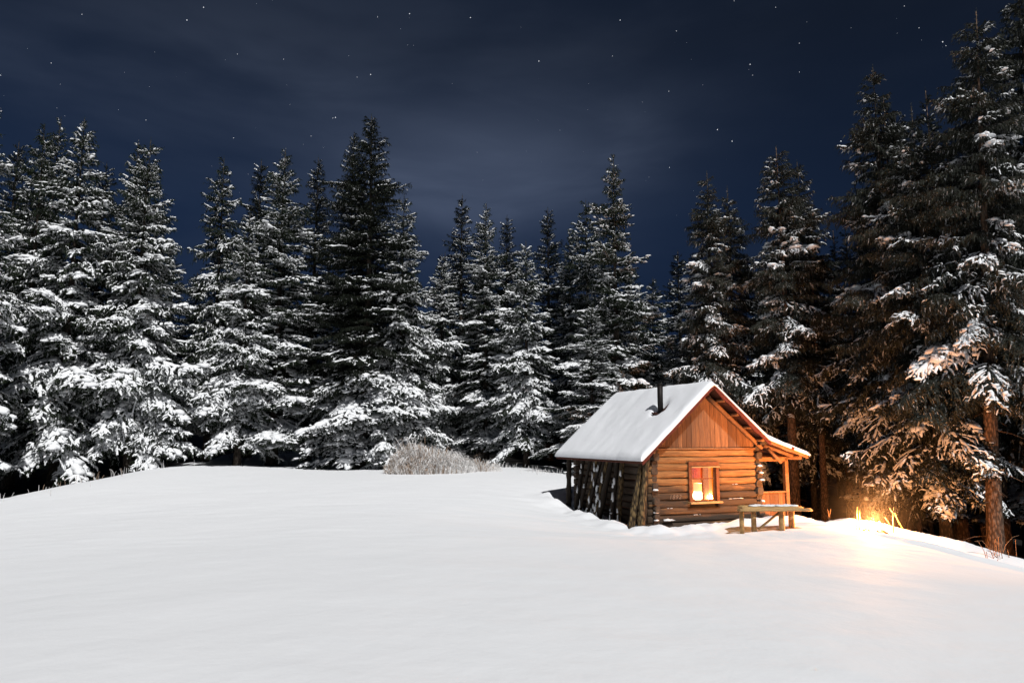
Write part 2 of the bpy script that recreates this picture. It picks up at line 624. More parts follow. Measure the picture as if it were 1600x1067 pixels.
EDGE_X = [(-60, 24), (-30, 25), (-19.5, 26.6), (-19, 27), (-18.8, 30), (-18.4, 38), (-17.8, 47), (-12.5, 47), (-10.2, 41), (-8, 39.4), (-4.5, 39), (-1.5, 40.5), (2.0, 37.5),
          (3.0, 33), (5.0, 29.5), (8.1, 24.3), (8.45, 22.0), (8.7, 20.0), (9.35, 19.2), (10.0, 18.4), (10.95, 17.35), (11.8, 16.4), (13.0, 15.1), (16, 12.6), (60, 2)]


def edge_y(x):
    for (x0, y0), (x1, y1) in zip(EDGE_X, EDGE_X[1:]):
        if x <= x1:
            return y0 + (y1 - y0) * (x - x0) / (x1 - x0)
    return EDGE_X[-1][1]


def detail(x, y):
    """small relief: drifts and trodden snow round the cabin and along the crest"""
    if not (-30 < x < 30 and 2 < y < 46):
        return 0.0
    z = 0.028 * fbm(x, y, 0.35) + 0.011 * mnoise.noise(Vector((x * 0.8 + y * .3, y * 2.6, 1.0)))
    dx, dy = x - CAB.x, y - CAB.y
    t = dx * CU.x + dy * CU.y
    v = dx * CV.x + dy * CV.y
    # distance to the footprint of the walls
    ex = max(0.0, 0.55 - t, t - 5.6)
    ey = max(0.0, 0.35 - v, v - 5.1)
    d = math.hypot(ex, ey)
    if d < 3.0:
        k = sm(3.0, 0.4, d)
        z += k * (0.10 * fbm(x, y, 1.3, 2.0) + 0.05 * fbm(x, y, 3.6, 5.0))
        # a rim of piled snow a step away from the wall, a hollow along the left wall
        z += 0.16 * math.exp(-((d - 0.95) / 0.38) ** 2) * (0.75 + 0.6 * fbm(x, y, 0.9, 9.0))
        if t < 0.6:
            z -= 0.13 * math.exp(-((d - 0.2) / 0.4) ** 2)
    e = y - edge_y(x)
    if x > 8.6 and abs(e) < 4.0:
        g = sm(8.6, 9.2, x)
        z += g * ((0.27 + .04 * fbm(x, y, .8, 7)) * math.exp(-((e - 0.35) / 0.55) ** 2) - 0.30 * math.exp(-((e + 0.70) / 0.55) ** 2) + (0.10 + .04 * fbm(x, y, .9, 2)) * math.exp(-((e + 1.85) / 0.45) ** 2))
    if x > 8.0 and abs(e) < 2.0:
        k = math.exp(-(e / 0.55) ** 2)
        z += k * (0.035 * fbm(x, y, 1.6, 4.0) + 0.02 * fbm(x, y, 4.2, 6.0)) + 0.05 * math.exp(-((e + 0.25) / 0.35) ** 2) * (0.6 + fbm(x, y, .7, 1))
    if x < 6 and -3 < e < 3:
        k = math.exp(-(e / 1.3) ** 2)
        z += k * (0.06 * fbm(x, y, 0.9, 4.0) + 0.03 * fbm(x, y, 2.6, 6.0))
    return z


def ground_z(x, y):
    return float(height_np(x, y)) + detail(x, y)


def axis(parts):
    out = []
    for a, b, st in parts:
        n = max(1, int(round((b - a) / st)))
        out += [a + (b - a) * i / n for i in range(n)]
    out.append(parts[-1][1])
    return np.array(out)


gx = axis([(-900, -200, 100), (-200, -60, 14), (-60, -24, 1.6), (-24, 1.5, 0.3), (1.5, 15, 0.10), (15, 24, 0.4), (24, 60, 2), (60, 200, 14), (200, 900, 100)])
gy = axis([(-300, -40, 40), (-40, 2, 2.0), (2, 15.5, 0.3), (15.5, 27, 0.10), (27, 46, 0.28), (46, 70, 1.2), (70, 200, 10), (200, 1500, 120)])
GX, GY = np.meshgrid(gx, gy)
GZ = height_np(GX, GY)
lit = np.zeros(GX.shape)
for j in range(len(gy)):
    for i in range(len(gx)):
        x, y = gx[i], gy[j]
        GZ[j, i] += detail(x, y)
        lit[j, i] = sm(0.7, 2.2, y - edge_y(x)) if x > 8 else sm(-0.4, 3.2, y - edge_y(x))  # mask past the wood edge: litter plus painted tree shade
gv = np.stack([GX.ravel(), GY.ravel(), GZ.ravel()], 1)
nx_, ny_ = len(gx), len(gy)
q = np.arange(nx_ * ny_).reshape(ny_, nx_)
gf = np.stack([q[:-1, :-1].ravel(), q[:-1, 1:].ravel(), q[1:, 1:].ravel(), q[1:, :-1].ravel()], 1)
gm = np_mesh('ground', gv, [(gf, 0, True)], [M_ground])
at_ = gm.attributes.new('litter_shade', 'FLOAT', 'POINT')
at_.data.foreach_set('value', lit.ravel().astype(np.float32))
go = bpy.data.objects.new('ground', gm)
COL.objects.link(go)
tag(go, 'smooth white snowfield rising to the dark forest floor', 'ground', None, 'structure')

# ------------------------------------------------------------------ stars
STARS = [(292, 32, 3), (318, 12, 3), (735, 28, 3), (640, 22, 3), (579, 117, 3), (558, 121, 2), (524, 184, 3), (520, 185, 2), (486, 213, 2), (969, 32, 3), (842, 96, 3),
         (1057, 49, 2), (1172, 101, 3), (1170, 109, 1), (1176, 118, 2), (1249, 68, 2), (1249, 113, 2), (1121, 203, 3), (1144, 221, 3), (1473, 66, 3),
         (1478, 72, 2), (1045, 143, 2), (957, 88, 2), (1212, 12, 2), (1314, 221, 3), (128, 23, 2), (443, 93, 2), (371, 85, 2), (637, 71, 1), (590, 27, 2),
         (626, 46, 1), (1080, 93, 1), (1073, 67, 1), (1098, 133, 1), (1261, 35, 1), (1413, 10, 2), (1436, 44, 2), (1046, 262, 2), (1014, 277, 1), (80, 99, 2),
         (89, 169, 1), (228, 188, 2), (233, 136, 1), (185, 172, 1), (43, 76, 1), (94, 132, 1), (707, 131, 1), (453, 164, 1), (365, 216, 2), (331, 260, 1),
         (474, 226, 1), (1147, 2, 2), (1004, 160, 1), (875, 204, 1), (920, 131, 1), (1330, 44, 1), (1, 118, 2), (242, 82, 1), (352, 94, 1), (1440, 63, 1)]
sr = random.Random(3)
for _ in range(110):
    STARS.append((sr.uniform(-200, 1800), sr.uniform(-250, 430), 0 if sr.random() < 0.7 else 1))
sb = MB()
for px, py, c in STARS:
    d = ray(px, py).normalized()
    p = Vector((0, 0, CAMZ)) + d * 2500
    r = (0.6, 0.85, 1.2, 1.9)[c]
    b0 = len(sb.v)
    for ax in ((1, 0, 0), (-1, 0, 0), (0, 1, 0), (0, -1, 0), (0, 0, 1), (0, 0, -1)):
        sb.v.append(tuple(p + Vector(ax) * r))
    for a in (0, 1):
        for b in (2, 3):
            for k in (4, 5):
                sb.face((b0 + a, b0 + b, b0 + k), min(c, 2))
so = sb.build('stars', [mat_emit('faint_star', (.75, .85, 1), 0.10), mat_emit('star', (.85, .9, 1), 0.24), mat_emit('bright_star', (.93, .95, 1), 0.75)])
tag(so, 'small white stars scattered over the dark blue night sky', 'stars', None, 'stuff')

# ------------------------------------------------------------------ cabin
cabin = empty('log_cabin', c2w(*C0), 'small log cabin with snow on its roof, red rake boards and a lit window', 'cabin', None, YAW)
OFF = tuple(C0)


def part(mb, name, mats, parent=cabin):
    return mb.build(name, mats, parent, OFF if parent in CABSET else None)


CABSET = {cabin}
WL, WR = 0.68, 4.32            # left and right wall lines (t)
VF, VB = 0.55, 4.95            # front and back wall lines (v)
NLOG, ZB, ZT = 11, -0.15, 2.12
LH = (ZT - ZB) / NLOG
RIDGE, RZ = 2.47, 3.98
EZ = 1.80
SLOPE = (RZ - EZ) / RIDGE
ML, MRZ = 4.40, RZ - (4.40 - RIDGE) * 0.835
PT, PZ = 5.88, 1.90


def roof_z(t):
    if t <= RIDGE:
        return EZ + t * SLOPE
    if t <= ML:
        return RZ + (t - RIDGE) * (MRZ - RZ) / (ML - RIDGE)
    return MRZ + (t - ML) * (PZ - MRZ) / (PT - ML)


def log(mb, p0, p1, r, seed, n=12, squash=0.92):
    """a hewn log: flattened face, uneven edges"""
    n = 16
    k = max(6, int((Vector(p1) - Vector(p0)).length / 0.20))
    pts = []
    for i in range(k + 1):
        p = Vector(p0).lerp(Vector(p1), i / k)
        p.z += 0.018 * mnoise.noise(Vector((i * 0.30, seed * 3.1, 0)))
        pts.append(p)
    rr = [r * (1 + 0.06 * mnoise.noise(Vector((i * 0.4, seed * 7.3, 2)))) for i in range(k + 1)]
    mb.tube(pts, rr, n, 0, 0.16, seed, True, squash, True, 0.42)


# front wall (with the window opening), back wall
WT0, WT1, WZ0, WZ1 = 1.86, 2.82, 0.61, 1.69
mbf, mbb = MB(), MB()
lr = random.Random(5)
for i in range(NLOG):
    z = ZB + LH * (i + 0.5) + lr.uniform(-.012, .012)
    r = LH * (0.470 + lr.uniform(-.02, .02))
    exl = lr.uniform(0.20, 0.30)
    exr = lr.uniform(0.10, 0.17)
    if i >= NLOG - 2:
        exl, exr = 0.0, 0.02
    if i < 2:
        exr = lr.uniform(0.1, 0.2)
    if WZ0 - 0.02 < z + LH * .3 and z - LH * .3 < WZ1 + 0.02:
        log(mbf, (WL - exl, VF, z), (WT0 - 0.01, VF, z), r, i * 1.31)
        log(mbf, (WT1 + 0.01, VF, z), (WR + exr, VF, z + lr.uniform(-.01, .01)), r, i * 2.77 + 40)
    else:
        log(mbf, (WL - exl, VF, z), (WR + exr, VF, z), r, i * 1.9 + 9)
    log(mbb, (WL - 0.25, VB, z), (WR + 0.25, VB, z), r, i * 3.1 + 80)
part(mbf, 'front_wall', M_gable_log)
mb = MB()  # dark plates added to deepen the log gaps and hold back lamp light
mb.box(((WL + WT0) / 2, VF + .02, 1.0), (WT0 - WL, .05, 2.2))
mb.box(((WR + WT1) / 2, VF + .02, 1.0), (WR - WT1, .05, 2.2))
mb.box(((WT0 + WT1) / 2, VF + .02, (WZ0 - .1) / 2), (WT1 - WT0 - .004, .05, WZ0 + .06))
mb.box(((WT0 + WT1) / 2, VF + .02, (WZ1 + 2.1) / 2 + .03), (WT1 - WT0 - .004, .05, 2.1 - WZ1 - .06))
part(mb, 'light_block_plate', mat_plain('light_block_plate', (0.018, 0.014, 0.010), .95))
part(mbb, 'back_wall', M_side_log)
for nm, tt in (('left_wall', WL), ('right_wall', WR)):
    mb = MB()
    for i in range(NLOG + 1):
        z = ZB + LH * i + (0.0 if i else 0.03)
        log(mb, (tt, VF - lr.uniform(0.10, 0.24), z), (tt, VB + 0.22, z), LH * lr.uniform(.40, .52), i * 1.7 + (3 if tt > 2 else 77))
    mb.box((tt, (VF + VB) / 2, ZT + 0.20), (0.16, VB - VF + 0.7, 0.18))
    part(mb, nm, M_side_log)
    mb = MB()  # plate added inside the wall, stops lamp light leaking between logs
    mb.box((tt + (.03 if tt < 2 else -.03), (VF + VB) / 2, 1.0), (.04, VB - VF - .1, 2.3))
    part(mb, 'light_block_plate', M_soffit)

# chinks of snow on log ends and ledges
mb = MB()
for i in range(1, 9):
    z = ZB + LH * i
    if lr.random() < 0.75:
        mb.lump((WR + lr.uniform(-.02, .05), VF - lr.uniform(0.16, 0.24), z + LH * 0.50), (lr.uniform(.05, .09), .07, .045), i * 2.0)
    if lr.random() < 0.6 and i < 7:
        mb.lump((WL + lr.uniform(-.05, .03), VF - lr.uniform(0.14, 0.22), z + LH * 0.50), (lr.uniform(.05, .10), .07, .04), i * 3.0)
for t, i, l in ((1.15, 2, .12), (3.25, 3, .22), (3.5, 3, .20), (3.45, 5, .12), (2.1, 1, .2)):
    z = ZB + LH * (i + 1) - 0.005
    for q_ in range(4):
        mb.lump((t + lr.uniform(-l, l), VF - 0.100, z + lr.uniform(-.004, .006)), (l * lr.uniform(.10, .32), .018, lr.uniform(.006, .014)), t * 5 + q_, 0, 9, 5, .7)
mb.lump((1.06, VF - 0.16, 0.15), (.16, .08, .05), 3.3, 0, 12, 6, .8)
part(mb, 'ledge_snow', M_bsnow)['kind'] = 'stuff'

# gable boards
mb = MB()
t = WL - 0.02
k = 0
while t < WR + 0.02:
    wd = lr.uniform(0.13, 0.27)
    t1 = min(t + wd, WR + 0.03)
    dv = lr.uniform(0, 0.012)
    za0 = min(roof_z(t), roof_z(t)) - 0.10
    za1 = roof_z(t1) - 0.10
    zr = None
    a, b = t + 0.004, t1 - 0.004
    y0, y1 = VF - 0.06 - dv, VF - 0.03 - dv
    prof = [(a, ZT + .02), (b, ZT + .02), (b, za1)]
    if a < RIDGE < b:
        prof.append((RIDGE, RZ - 0.10))
    prof.append((a, za0))
    n = len(prof)
    vs = [(x, y0, z) for x, z in prof] + [(x, y1, z) for x, z in prof]
    mb.add(vs, [tuple(range(n)), tuple(range(n, 2 * n))[::-1]] + [(i, (i + 1) % n, n + (i + 1) % n, n + i) for i in range(n)])
    t = t1
part(mb, 'gable_boards', M_board)
mb = MB()
mb.box(((WL + WR) / 2, VF - 0.075, ZT + 0.005), (WR - WL + 0.08, 0.09, 0.045), None, 0, 0.008)
part(mb, 'gable_ledge', M_trim)
mb = MB()      # back gable: boards as one sheet with joints
for i in range(14):
    a = WL + (WR - WL) * i / 14
    b = WL + (WR - WL) * (i + 1) / 14 - 0.006
    mb.add([(a, VB, ZT), (b, VB, ZT), (b, VB, roof_z(b) - .1), (a, VB, roof_z(a) - .1), (a, VB + .03, ZT), (b, VB + .03, ZT), (b, VB + .03, roof_z(b) - .1), (a, VB + .03, roof_z(a) - .1)],
           [(0, 1, 2, 3), (7, 6, 5, 4), (0, 4, 5, 1), (1, 5, 6, 2), (2, 6, 7, 3), (3, 7, 4, 0)])
part(mb, 'back_gable_boards', M_board)

# roof deck, rake boards, snow
V0, V1 = 0.0, 5.5
TH = 0.05
mb = MB()
for a, b in ((0.0, RIDGE), (RIDGE, ML), (ML, PT)):
    va = [(a, V0 + .03, roof_z(a)), (b, V0 + .03, roof_z(b)), (b, V1, roof_z(b)), (a, V1, roof_z(a))]
    vb = [(x, y, z - TH) for x, y, z in va]
    mb.add(va + vb, [(0, 1, 2, 3), (7, 6, 5, 4), (0, 4, 5, 1), (1, 5, 6, 2), (2, 6, 7, 3), (3, 7, 4, 0)])
roof = part(mb, 'roof', M_soffit)
roofset = roof


def slope_beam(mb, t0, t1, v, w_, h, dz, seg=10, jag=0.0, seed=0):
    """a board that follows the roof line between t0 and t1, hung dz below it"""
    n = seg
    pr = []
    for i in range(n + 1):
        tt = t0 + (t1 - t0) * i / n
        j = jag * mnoise.noise(Vector((tt * 3.1, seed, 0)))
        pr.append((tt, roof_z(tt) - dz, roof_z(tt) - dz - h * (1 + j)))
    vs = []
    for tt, zt, zb in pr:
        vs += [(tt, v, zt), (tt, v + w_, zt), (tt, v + w_, zb), (tt, v, zb)]
    fs = []
    for i in range(n):
        a = i * 4
        for k in range(4):
            fs.append((a + k, a + (k + 1) % 4, a + 4 + (k + 1) % 4, a + 4 + k))
    fs += [(3, 2, 1, 0), (n * 4, n * 4 + 1, n * 4 + 2, n * 4 + 3)]
    mb.add(vs, fs)


CABSET.add(roof)
for a, b, nm, mt, h in ((0.02, RIDGE, 'rake_board', M_fascia, 0.13), (RIDGE, ML + .06, 'rake_board', M_fascia, 0.15), (ML - 0.02, PT - .02, 'porch_rake_board', M_trim, 0.10)):
    mb = MB()
    slope_beam(mb, a, b, V0 - 0.005 if nm == 'rake_board' else V0 + 0.004, 0.032, h, -0.012 if nm == 'rake_board' else -0.006, 14, 0.35, a * 3)
    part(mb, nm, mt, cabin)
mb = MB()
mb.box((0.015, (V0 + V1) / 2, EZ - 0.03), (0.03, V1 - V0, 0.075))
part(mb, 'eave_board', M_fascia)
# red tin corner that shows through the porch snow
mb = MB()
for tt, dv in ((5.28, 0), (5.80, 0.01)):
    mb.box((tt, V0 + 0.0, roof_z(tt) + 0.035), (0.15, 0.08, 0.07), Matrix.Rotation(R(14), 3, 'Y'))
    part(mb, 'tin_edge', M_fascia)
    mb = MB()


def snow_cap():
    ts = list(np.linspace(-0.05, RIDGE - .22, 30)) + list(np.linspace(RIDGE - .16, RIDGE + .16, 9)) + list(np.linspace(RIDGE + .22, ML, 20)) + list(np.linspace(ML + .07, PT + .03, 18))
    vs_ = [V0 - 0.05 + (V1 - V0 + 0.1) * i / 60 for i in range(61)]
    vs_ = sorted(set(vs_ + [V0 - .05 + d for d in (.008, .025, .045, .065)] + [V1 + .05 - d for d in (.01, .03, .06)]))
    ts = sorted(set(ts + [-.045, -.03, -.01, .02, PT + .02, PT]))
    top, bot = [], []
    nt, nv = len(ts), len(vs_)
    for v in vs_:
        for t in ts:
            d = min(t - ts[0], ts[-1] - t, v - vs_[0], vs_[-1] - v)
            w0 = 1.0 if t < RIDGE else (0.62 if t < ML else 0.75)
            e_ = min(1.0, d / 0.10)
            h = 0.165 * w0 * math.sqrt(max(0.0, 1 - (1 - e_) ** 2)) + 0.006
            h *= 1 + 0.26 * fbm(t, v, 0.8, 3.0)
            h += 0.016 * fbm(t, v, 2.2, 8.0) * e_
            # the hole melted round the stove pipe
            dd = math.hypot((t - CHT) * 1.15, v - CHV)
            h *= 1 - 0.97 * (1 - sm(0.16, 0.38, dd + 0.09 * fbm(t, v, 4, 1)))
            zz = roof_z(max(0, min(PT, t)))
            rd = max(0.0, 0.2 - abs(t - RIDGE)) * 0.25
            jag = 0.0
            if v < V0 + 0.10:
                jag = 0.035 * max(0.0, fbm(t * 1.0, 1.0, 4.5 if t > ML else 2.2, 4.0)) * (2.0 if t > ML else 0.6)
            vv = v + jag * (1 - e_)
            tj = t + 0.03 * fbm(v * 1.0, 2.0, 1.3, 5.0) * sm(.4, 0.0, t)
            top.append((tj, vv, zz + 0.004 + h - rd))
            bot.append((tj, vv, zz + 0.003 - rd * 0.0 - 0.0))
    mb = MB()
    mb.v = top + bot
    N = nt * nv
    for j in range(nv - 1):
        for i in range(nt - 1):
            a = j * nt + i
            mb.face((a, a + 1, a + nt + 1, a + nt), 0, True)
            mb.face((N + a + nt, N + a + nt + 1, N + a + 1, N + a), 0, True)
    rim = [(0 * nt + i, 0 * nt + i + 1) for i in range(nt - 1)] + [((nv - 1) * nt + i + 1, (nv - 1) * nt + i) for i in range(nt - 1)]
    rim += [((j + 1) * nt, j * nt) for j in range(nv - 1)] + [(j * nt + nt - 1, (j + 1) * nt + nt - 1) for j in range(nv - 1)]
    for a, b in rim:
        mb.face((a, N + a, N + b, b), 0, True)
    return mb


# the stove pipe: where the line of sight to its foot meets the left slope
def hit_roof(px, py):
    d = ray(px, py)
    best = None
    for i in range(2000):
        p = Vector((0, 0, CAMZ)) + d * (17 + i * 0.005)
        r = p - CAB
        t, v = r.dot(CU), r.dot(CV)
        if 0 < t < RIDGE and 0 < v < 5.5 and r.z <= roof_z(t) + 0.10:
            return t, v
    return 1.9, 1.8


CHT, CHV = hit_roof(1032, 640)
part(snow_cap(), 'roof_snow', M_rsnow, roof).data.name = 'roof_snow'
zc = roof_z(CHT)
mb = MB()
mb.tube([(CHT, CHV, zc - .1), (CHT, CHV, zc + .35), (CHT + .005, CHV, zc + .87)], 0.085, 16)
mb.tube([(CHT + .005, CHV, zc + .85), (CHT + .005, CHV, zc + .89)], [0.094, 0.094], 16)
ch = part(mb, 'stove_pipe', M_iron)
CABSET.add(ch)
mb = MB()
rot = Matrix.Rotation(-math.atan(SLOPE), 3, 'Y')
mb.box((CHT - .02, CHV, zc + .022), (0.34, 0.36, 0.012), rot)
mb.box((CHT + .10, CHV - .17, zc + .15), (0.30, 0.012, 0.10), Matrix.Rotation(-math.atan(SLOPE), 3, 'Y') @ Matrix.Rotation(R(25), 3, 'X'))
mb.box((CHT - .17, CHV + .02, zc - .05), (0.012, 0.28, 0.17), rot)
part(mb, 'flashing', M_rust, ch)

# rafters under the overhang on the right, lookouts
mb = MB()
p0, p1 = Vector((RIDGE + .06, VF - .17, RZ - .34)), Vector((WR + .12, VF - .17, roof_z(WR + .12) - .22))
mb.tube([p0.lerp(p1, i / 6) for i in range(7)], 0.062, 12, 0, 0.12, 4.0)
part(mb, 'rafter_pole', M_trim)
for tt in [RIDGE + (WR - RIDGE) * f + .10 for f in (0.16, 0.42, 0.66, 0.90)] + [RIDGE * (1 - f) + .05 for f in (0.2, 0.5, 0.85)]:
    mb = MB()
    mb.tube([(tt, V0 + .04, roof_z(tt) - .12), (tt, VF, roof_z(tt) - .12)], 0.05, 8)
    part(mb, 'lookout', M_trim)

# window
win = MB()
fw = 0.11
y0 = VF - 0.125
for c, s in (((WT0 + fw / 2 - .05, y0 + .06, (WZ0 + WZ1) / 2), (fw, .14, WZ1 - WZ0)), ((WT1 - fw / 2 + .05, y0 + .06, (WZ0 + WZ1) / 2), (fw, .14, WZ1 - WZ0))):
    win.box(c, s, None, 0, 0.008)
win.box(((WT0 + WT1) / 2, y0 + .058, WZ1 + 0.005), (WT1 - WT0 + .10, .15, .12), None, 0, 0.008)
wino = part(win, 'window', M_frame)
CABSET.add(wino)
mb = MB()
mb.box(((WT0 + WT1) / 2, y0 + .02, WZ0 - .015), (WT1 - WT0 + .16, .26, .055), None, 0, 0.008)
part(mb, 'sill', M_bench, wino)
mb = MB()
mb.box(((WT0 + WT1) / 2 + .03, y0 - .035, WZ1 - .085), (WT1 - WT0 + .02, .05, .038), None, 0, 0.006)
part(mb, 'drip_strip', M_bench, wino)
mb = MB()
ia, ib, za, zb = WT0 + .06, WT1 - .06, WZ0 + .014, WZ1 - .06
ys = y0 + .075
sw = 0.045
for c, s in (((ia + sw / 2, ys, (za + zb) / 2), (sw, .04, zb - za)), ((ib - sw / 2, ys, (za + zb) / 2), (sw, .04, zb - za)),
             (((ia + ib) / 2, ys, za + sw / 2), (ib - ia - 2 * sw, .04, sw)), (((ia + ib) / 2, ys, zb - sw / 2), (ib - ia - 2 * sw, .04, sw)),
             (((ia + ib) / 2, ys, (za + zb) / 2), (.04, .036, zb - za - 2 * sw))):
    mb.box(c, s)
zm = zb - (zb - za) * 0.36
for a, b in ((ia + sw, (ia + ib) / 2 - .02), ((ia + ib) / 2 + .02, ib - sw)):
    mb.box(((a + b) / 2, ys, zm), (b - a, .034, .03))
part(mb, 'sash', M_frame, wino)
mb = MB()
mb.box(((ia + ib) / 2, ys + .024, (za + zb) / 2), (ib - ia - .01, .004, zb - za - .01))
part(mb, 'pane', M_glass, wino)
mb = MB()
for k in range(13):
    mb.box((WT0 + .24 + k * .031, VF + .20 + .012 * math.sin(k * 1.9), zb - .13), (.030, .012, .46))
part(mb, 'red_curtain', M_curtain_red, wino)
mb = MB()
for k in range(5):
    mb.box((WT1 - .06 + k * .032, VF + .20 + .014 * math.sin(k * 2.1), (za + zb) / 2), (.031, .012, zb - za))
part(mb, 'yellow_curtain', M_curtain, wino)
# room lining
mb = MB()
for k in range(11):
    a = WL + .12 + k * 0.30
    mb.box((a + .145, 2.4, 1.0), (.288, .03, 2.3))
mb.box(((WL + WR) / 2, 1.5, -.02), (WR - WL - .22, 1.8, .04))
mb.box(((WL + WR) / 2, 1.5, 2.16), (WR - WL - .22, 1.75, .04))
part(mb, 'room_lining', M_room)

# numbers chalked on a log left of the window
cu = bpy.data.curves.new('chalk_tmp', 'FONT')
cu.body = '1892'
cu.size = 0.17
cu.shear = 0.25
cu.extrude = 0.002
cu.space_character = 1.25
to = bpy.data.objects.new('chalk_tmp', cu)
COL.objects.link(to)
bpy.context.view_layer.update()
me = bpy.data.meshes.new_from_object(to.evaluated_get(bpy.context.evaluated_depsgraph_get()))
COL.objects.unlink(to)
bpy.data.objects.remove(to)
me.name = 'chalk_number'
me.materials.clear()
me.materials.append(M_chalk)
co = bpy.data.objects.new('chalk_number', me)
COL.objects.link(co)
co.parent = cabin
co.location = (1.13 - OFF[0], VF - 0.118 - OFF[1], ZB + LH * 4.22)
co.rotation_euler = (R(90), 0, 0)

# porch on the right
mb = MB()
mb.box((5.46, VF + .0, 0.85), (0.13, 0.13, 1.98), None, 0, 0.01)
part(mb, 'porch_post', M_trim)
mb = MB()
mb.box((5.46, VB - .4, 0.85), (0.13, 0.13, 1.98), None, 0, 0.01)
part(mb, 'porch_post', M_trim)
mb = MB()
tt = WR + .19
while tt < 5.38:
    wd = lr.uniform(.12, .2)
    b = min(tt + wd, 5.39)
    mb.box(((tt + b) / 2, VF + .01 + lr.uniform(0, .01), 0.33), (b - tt - .005, .03, .92))
    tt = b
part(mb, 'porch_panel', M_board)
mb = MB()
mb.box((4.95, VF, 0.815), (0.9, .09, .05), None, 0, .006)
part(mb, 'porch_rail', M_trim)
mb = MB()
mb.box((4.95, VF - .01, 1.80), (1.12, .11, .13), None, 0, .01)
part(mb, 'porch_beam', M_trim)
mb = MB()
a, b = Vector((4.42, V0 + .28, roof_z(4.42) - .14)), Vector((5.5, V0 + .28, roof_z(5.5) - .13))
mb.tube([a, a.lerp(b, .5), b], 0.055, 10, 0, .1, 3)
part(mb, 'porch_rafter', M_trim)
mb = MB()
a, b = Vector((4.55, V0 + .24, roof_z(4.42) - .24)), Vector((5.02, V0 + .24, 1.70))
mb.tube([a, b], 0.05, 8, 0, .05, 6)
part(mb, 'porch_brace', M_trim)
mb = MB()
mb.tube([(5.62, V0 + .08, 1.84), (5.62, V1 - .2, 1.84)], 0.06, 10, 0, .1, 6)
part(mb, 'porch_purlin', M_trim)
mb = MB()
mb.tube([(WR + .02, V0 + .14, 2.33), (WR + .02, VF + .1, 2.33)], 0.10, 12, 0, .1, 8)
part(mb, 'wall_plate', M_side_log)
mb = MB()
mb.tube([(WL - .02, V0 + .10, 2.30), (WL - .02, VF + .1, 2.30)], 0.09, 12, 0, .1, 8)
part(mb, 'wall_plate', M_side_log)
mb = MB()
tt = WR + .2
for k in range(8):
    mb.box((tt + .28, VF + .25 + k * .5, .05), (1.05, .46, .05))
part(mb, 'porch_floor', M_board)

# things behind the window
lamp = empty('oil_lamp', c2w(2.31, VF + .16, .49), 'bright glowing oil lamp behind the left panes of the cabin window', 'lamp', None, YAW)
mb = MB()
mb.tube([(0, 0, 0.0), (0, 0, .05), (0, 0, .11), (0, 0, .15)], [.09, .09, .05, .04], 14)
mb.build('base', M_iron, lamp)
mb = MB()
mb.tube([(0, 0, .15), (0, 0, .20), (0, 0, .27), (0, 0, .35), (0, 0, .40)], [.07, .13, .155, .135, .11], 18)
mb.build('globe', M_lampglass, lamp)
mb = MB()
mb.tube([(0, 0, .40), (0, 0, .46), (0, 0, .55), (0, 0, .64)], [.112, .12, .118, .11], 18)
mb.build('glass_chimney', mat_emit('lamp_chimney_glow', (1.0, .62, .22), 1.1), lamp)
for dt, hh in ((2.64, .10), (2.72, .15)):
    cnd = empty('candle', c2w(dt, VF + .15, .49), 'shorter candle burning beside the oil lamp behind the window' if hh < .12 else 'taller candle burning by the yellow curtain behind the window', 'candle', 'candles in the window', YAW)
    mb = MB()
    mb.tube([(0, 0, 0), (0, 0, .08), (0, 0, .10 + hh)], [.035, .033, .032], 12)
    mb.build('wax', M_wax, cnd)
    mb = MB()
    mb.tube([(0, 0, .10 + hh), (0, 0, .13 + hh), (0, 0, .16 + hh), (0, 0, .20 + hh)], [.008, .020, .015, .002], 8)
    mb.build('flame', M_candleflame, cnd)
tb = MB()
tb.box((0, 0, .46), (1.5, .55, .04))
for sx in (-.68, .68):
    for sy in (-.2, .2):
        tb.box((sx, sy, .225), (.06, .06, .43))
t_ = empty('table', c2w(2.5, VF + .45, 0.01), 'wooden table inside the cabin carrying the lamp and candles', 'table', None, YAW)
tb.build('table_frame', M_trim, t_)
pl = bpy.data.lights.new('lamp_light', 'POINT')
pl.energy = 210
pl.color = (1.0, 0.50, 0.14)
pl.shadow_soft_size = 0.03
plo = bpy.data.objects.new('lamp_light', pl)
COL.objects.link(plo)
plo.location = c2w(2.75, VF + .60, 1.25)

# ------------------------------------------------------------------ poles leaning on the cabin
def pole(p0, p1, r, mat, seed, label, group, snow=0.0):
    p0, p1 = Vector(p0), Vector(p1)
    o = empty('wooden_pole', p0, label, 'pole', group)
    mb = MB()
    n = 16
    pts = [(p0.lerp(p1, i / n) - p0) + Vector((.012 * mnoise.noise(Vector((i * .6, seed, 0))), .012 * mnoise.noise(Vector((i * .6, seed, 5))), 0)) for i in range(n + 1)]
    mb.tube(pts, [r * (1.08 - .2 * i / n) * (1 + .12 * mnoise.noise(Vector((i * .9, seed, 3)))) for i in range(n + 1)], 14, 0, .38, seed)
    mb.build('shaft', mat, o)
    if snow:
        mb = MB()
        ax = (p1 - p0)
        side = Vector((-CU.x, -CU.y, 0.25)).normalized()
        q_ = random.Random(int(seed * 10))
        for k in range(int(9 * snow)):
            f = q_.random() ** 2.2 * .7
            c = (p0 - p0) + ax * f + side * (r * .8) + Vector((CV.x, CV.y, 0)) * (-q_.uniform(-.2, 1.0) * r * .7)
            mb.lump(c, (q_.uniform(.015, .055), .03, q_.uniform(.03, .22)), seed + k, 0, 7, 5, .8)
        mb.build('stuck_snow', M_bsnow, o)['kind'] = 'stuff'
    return o


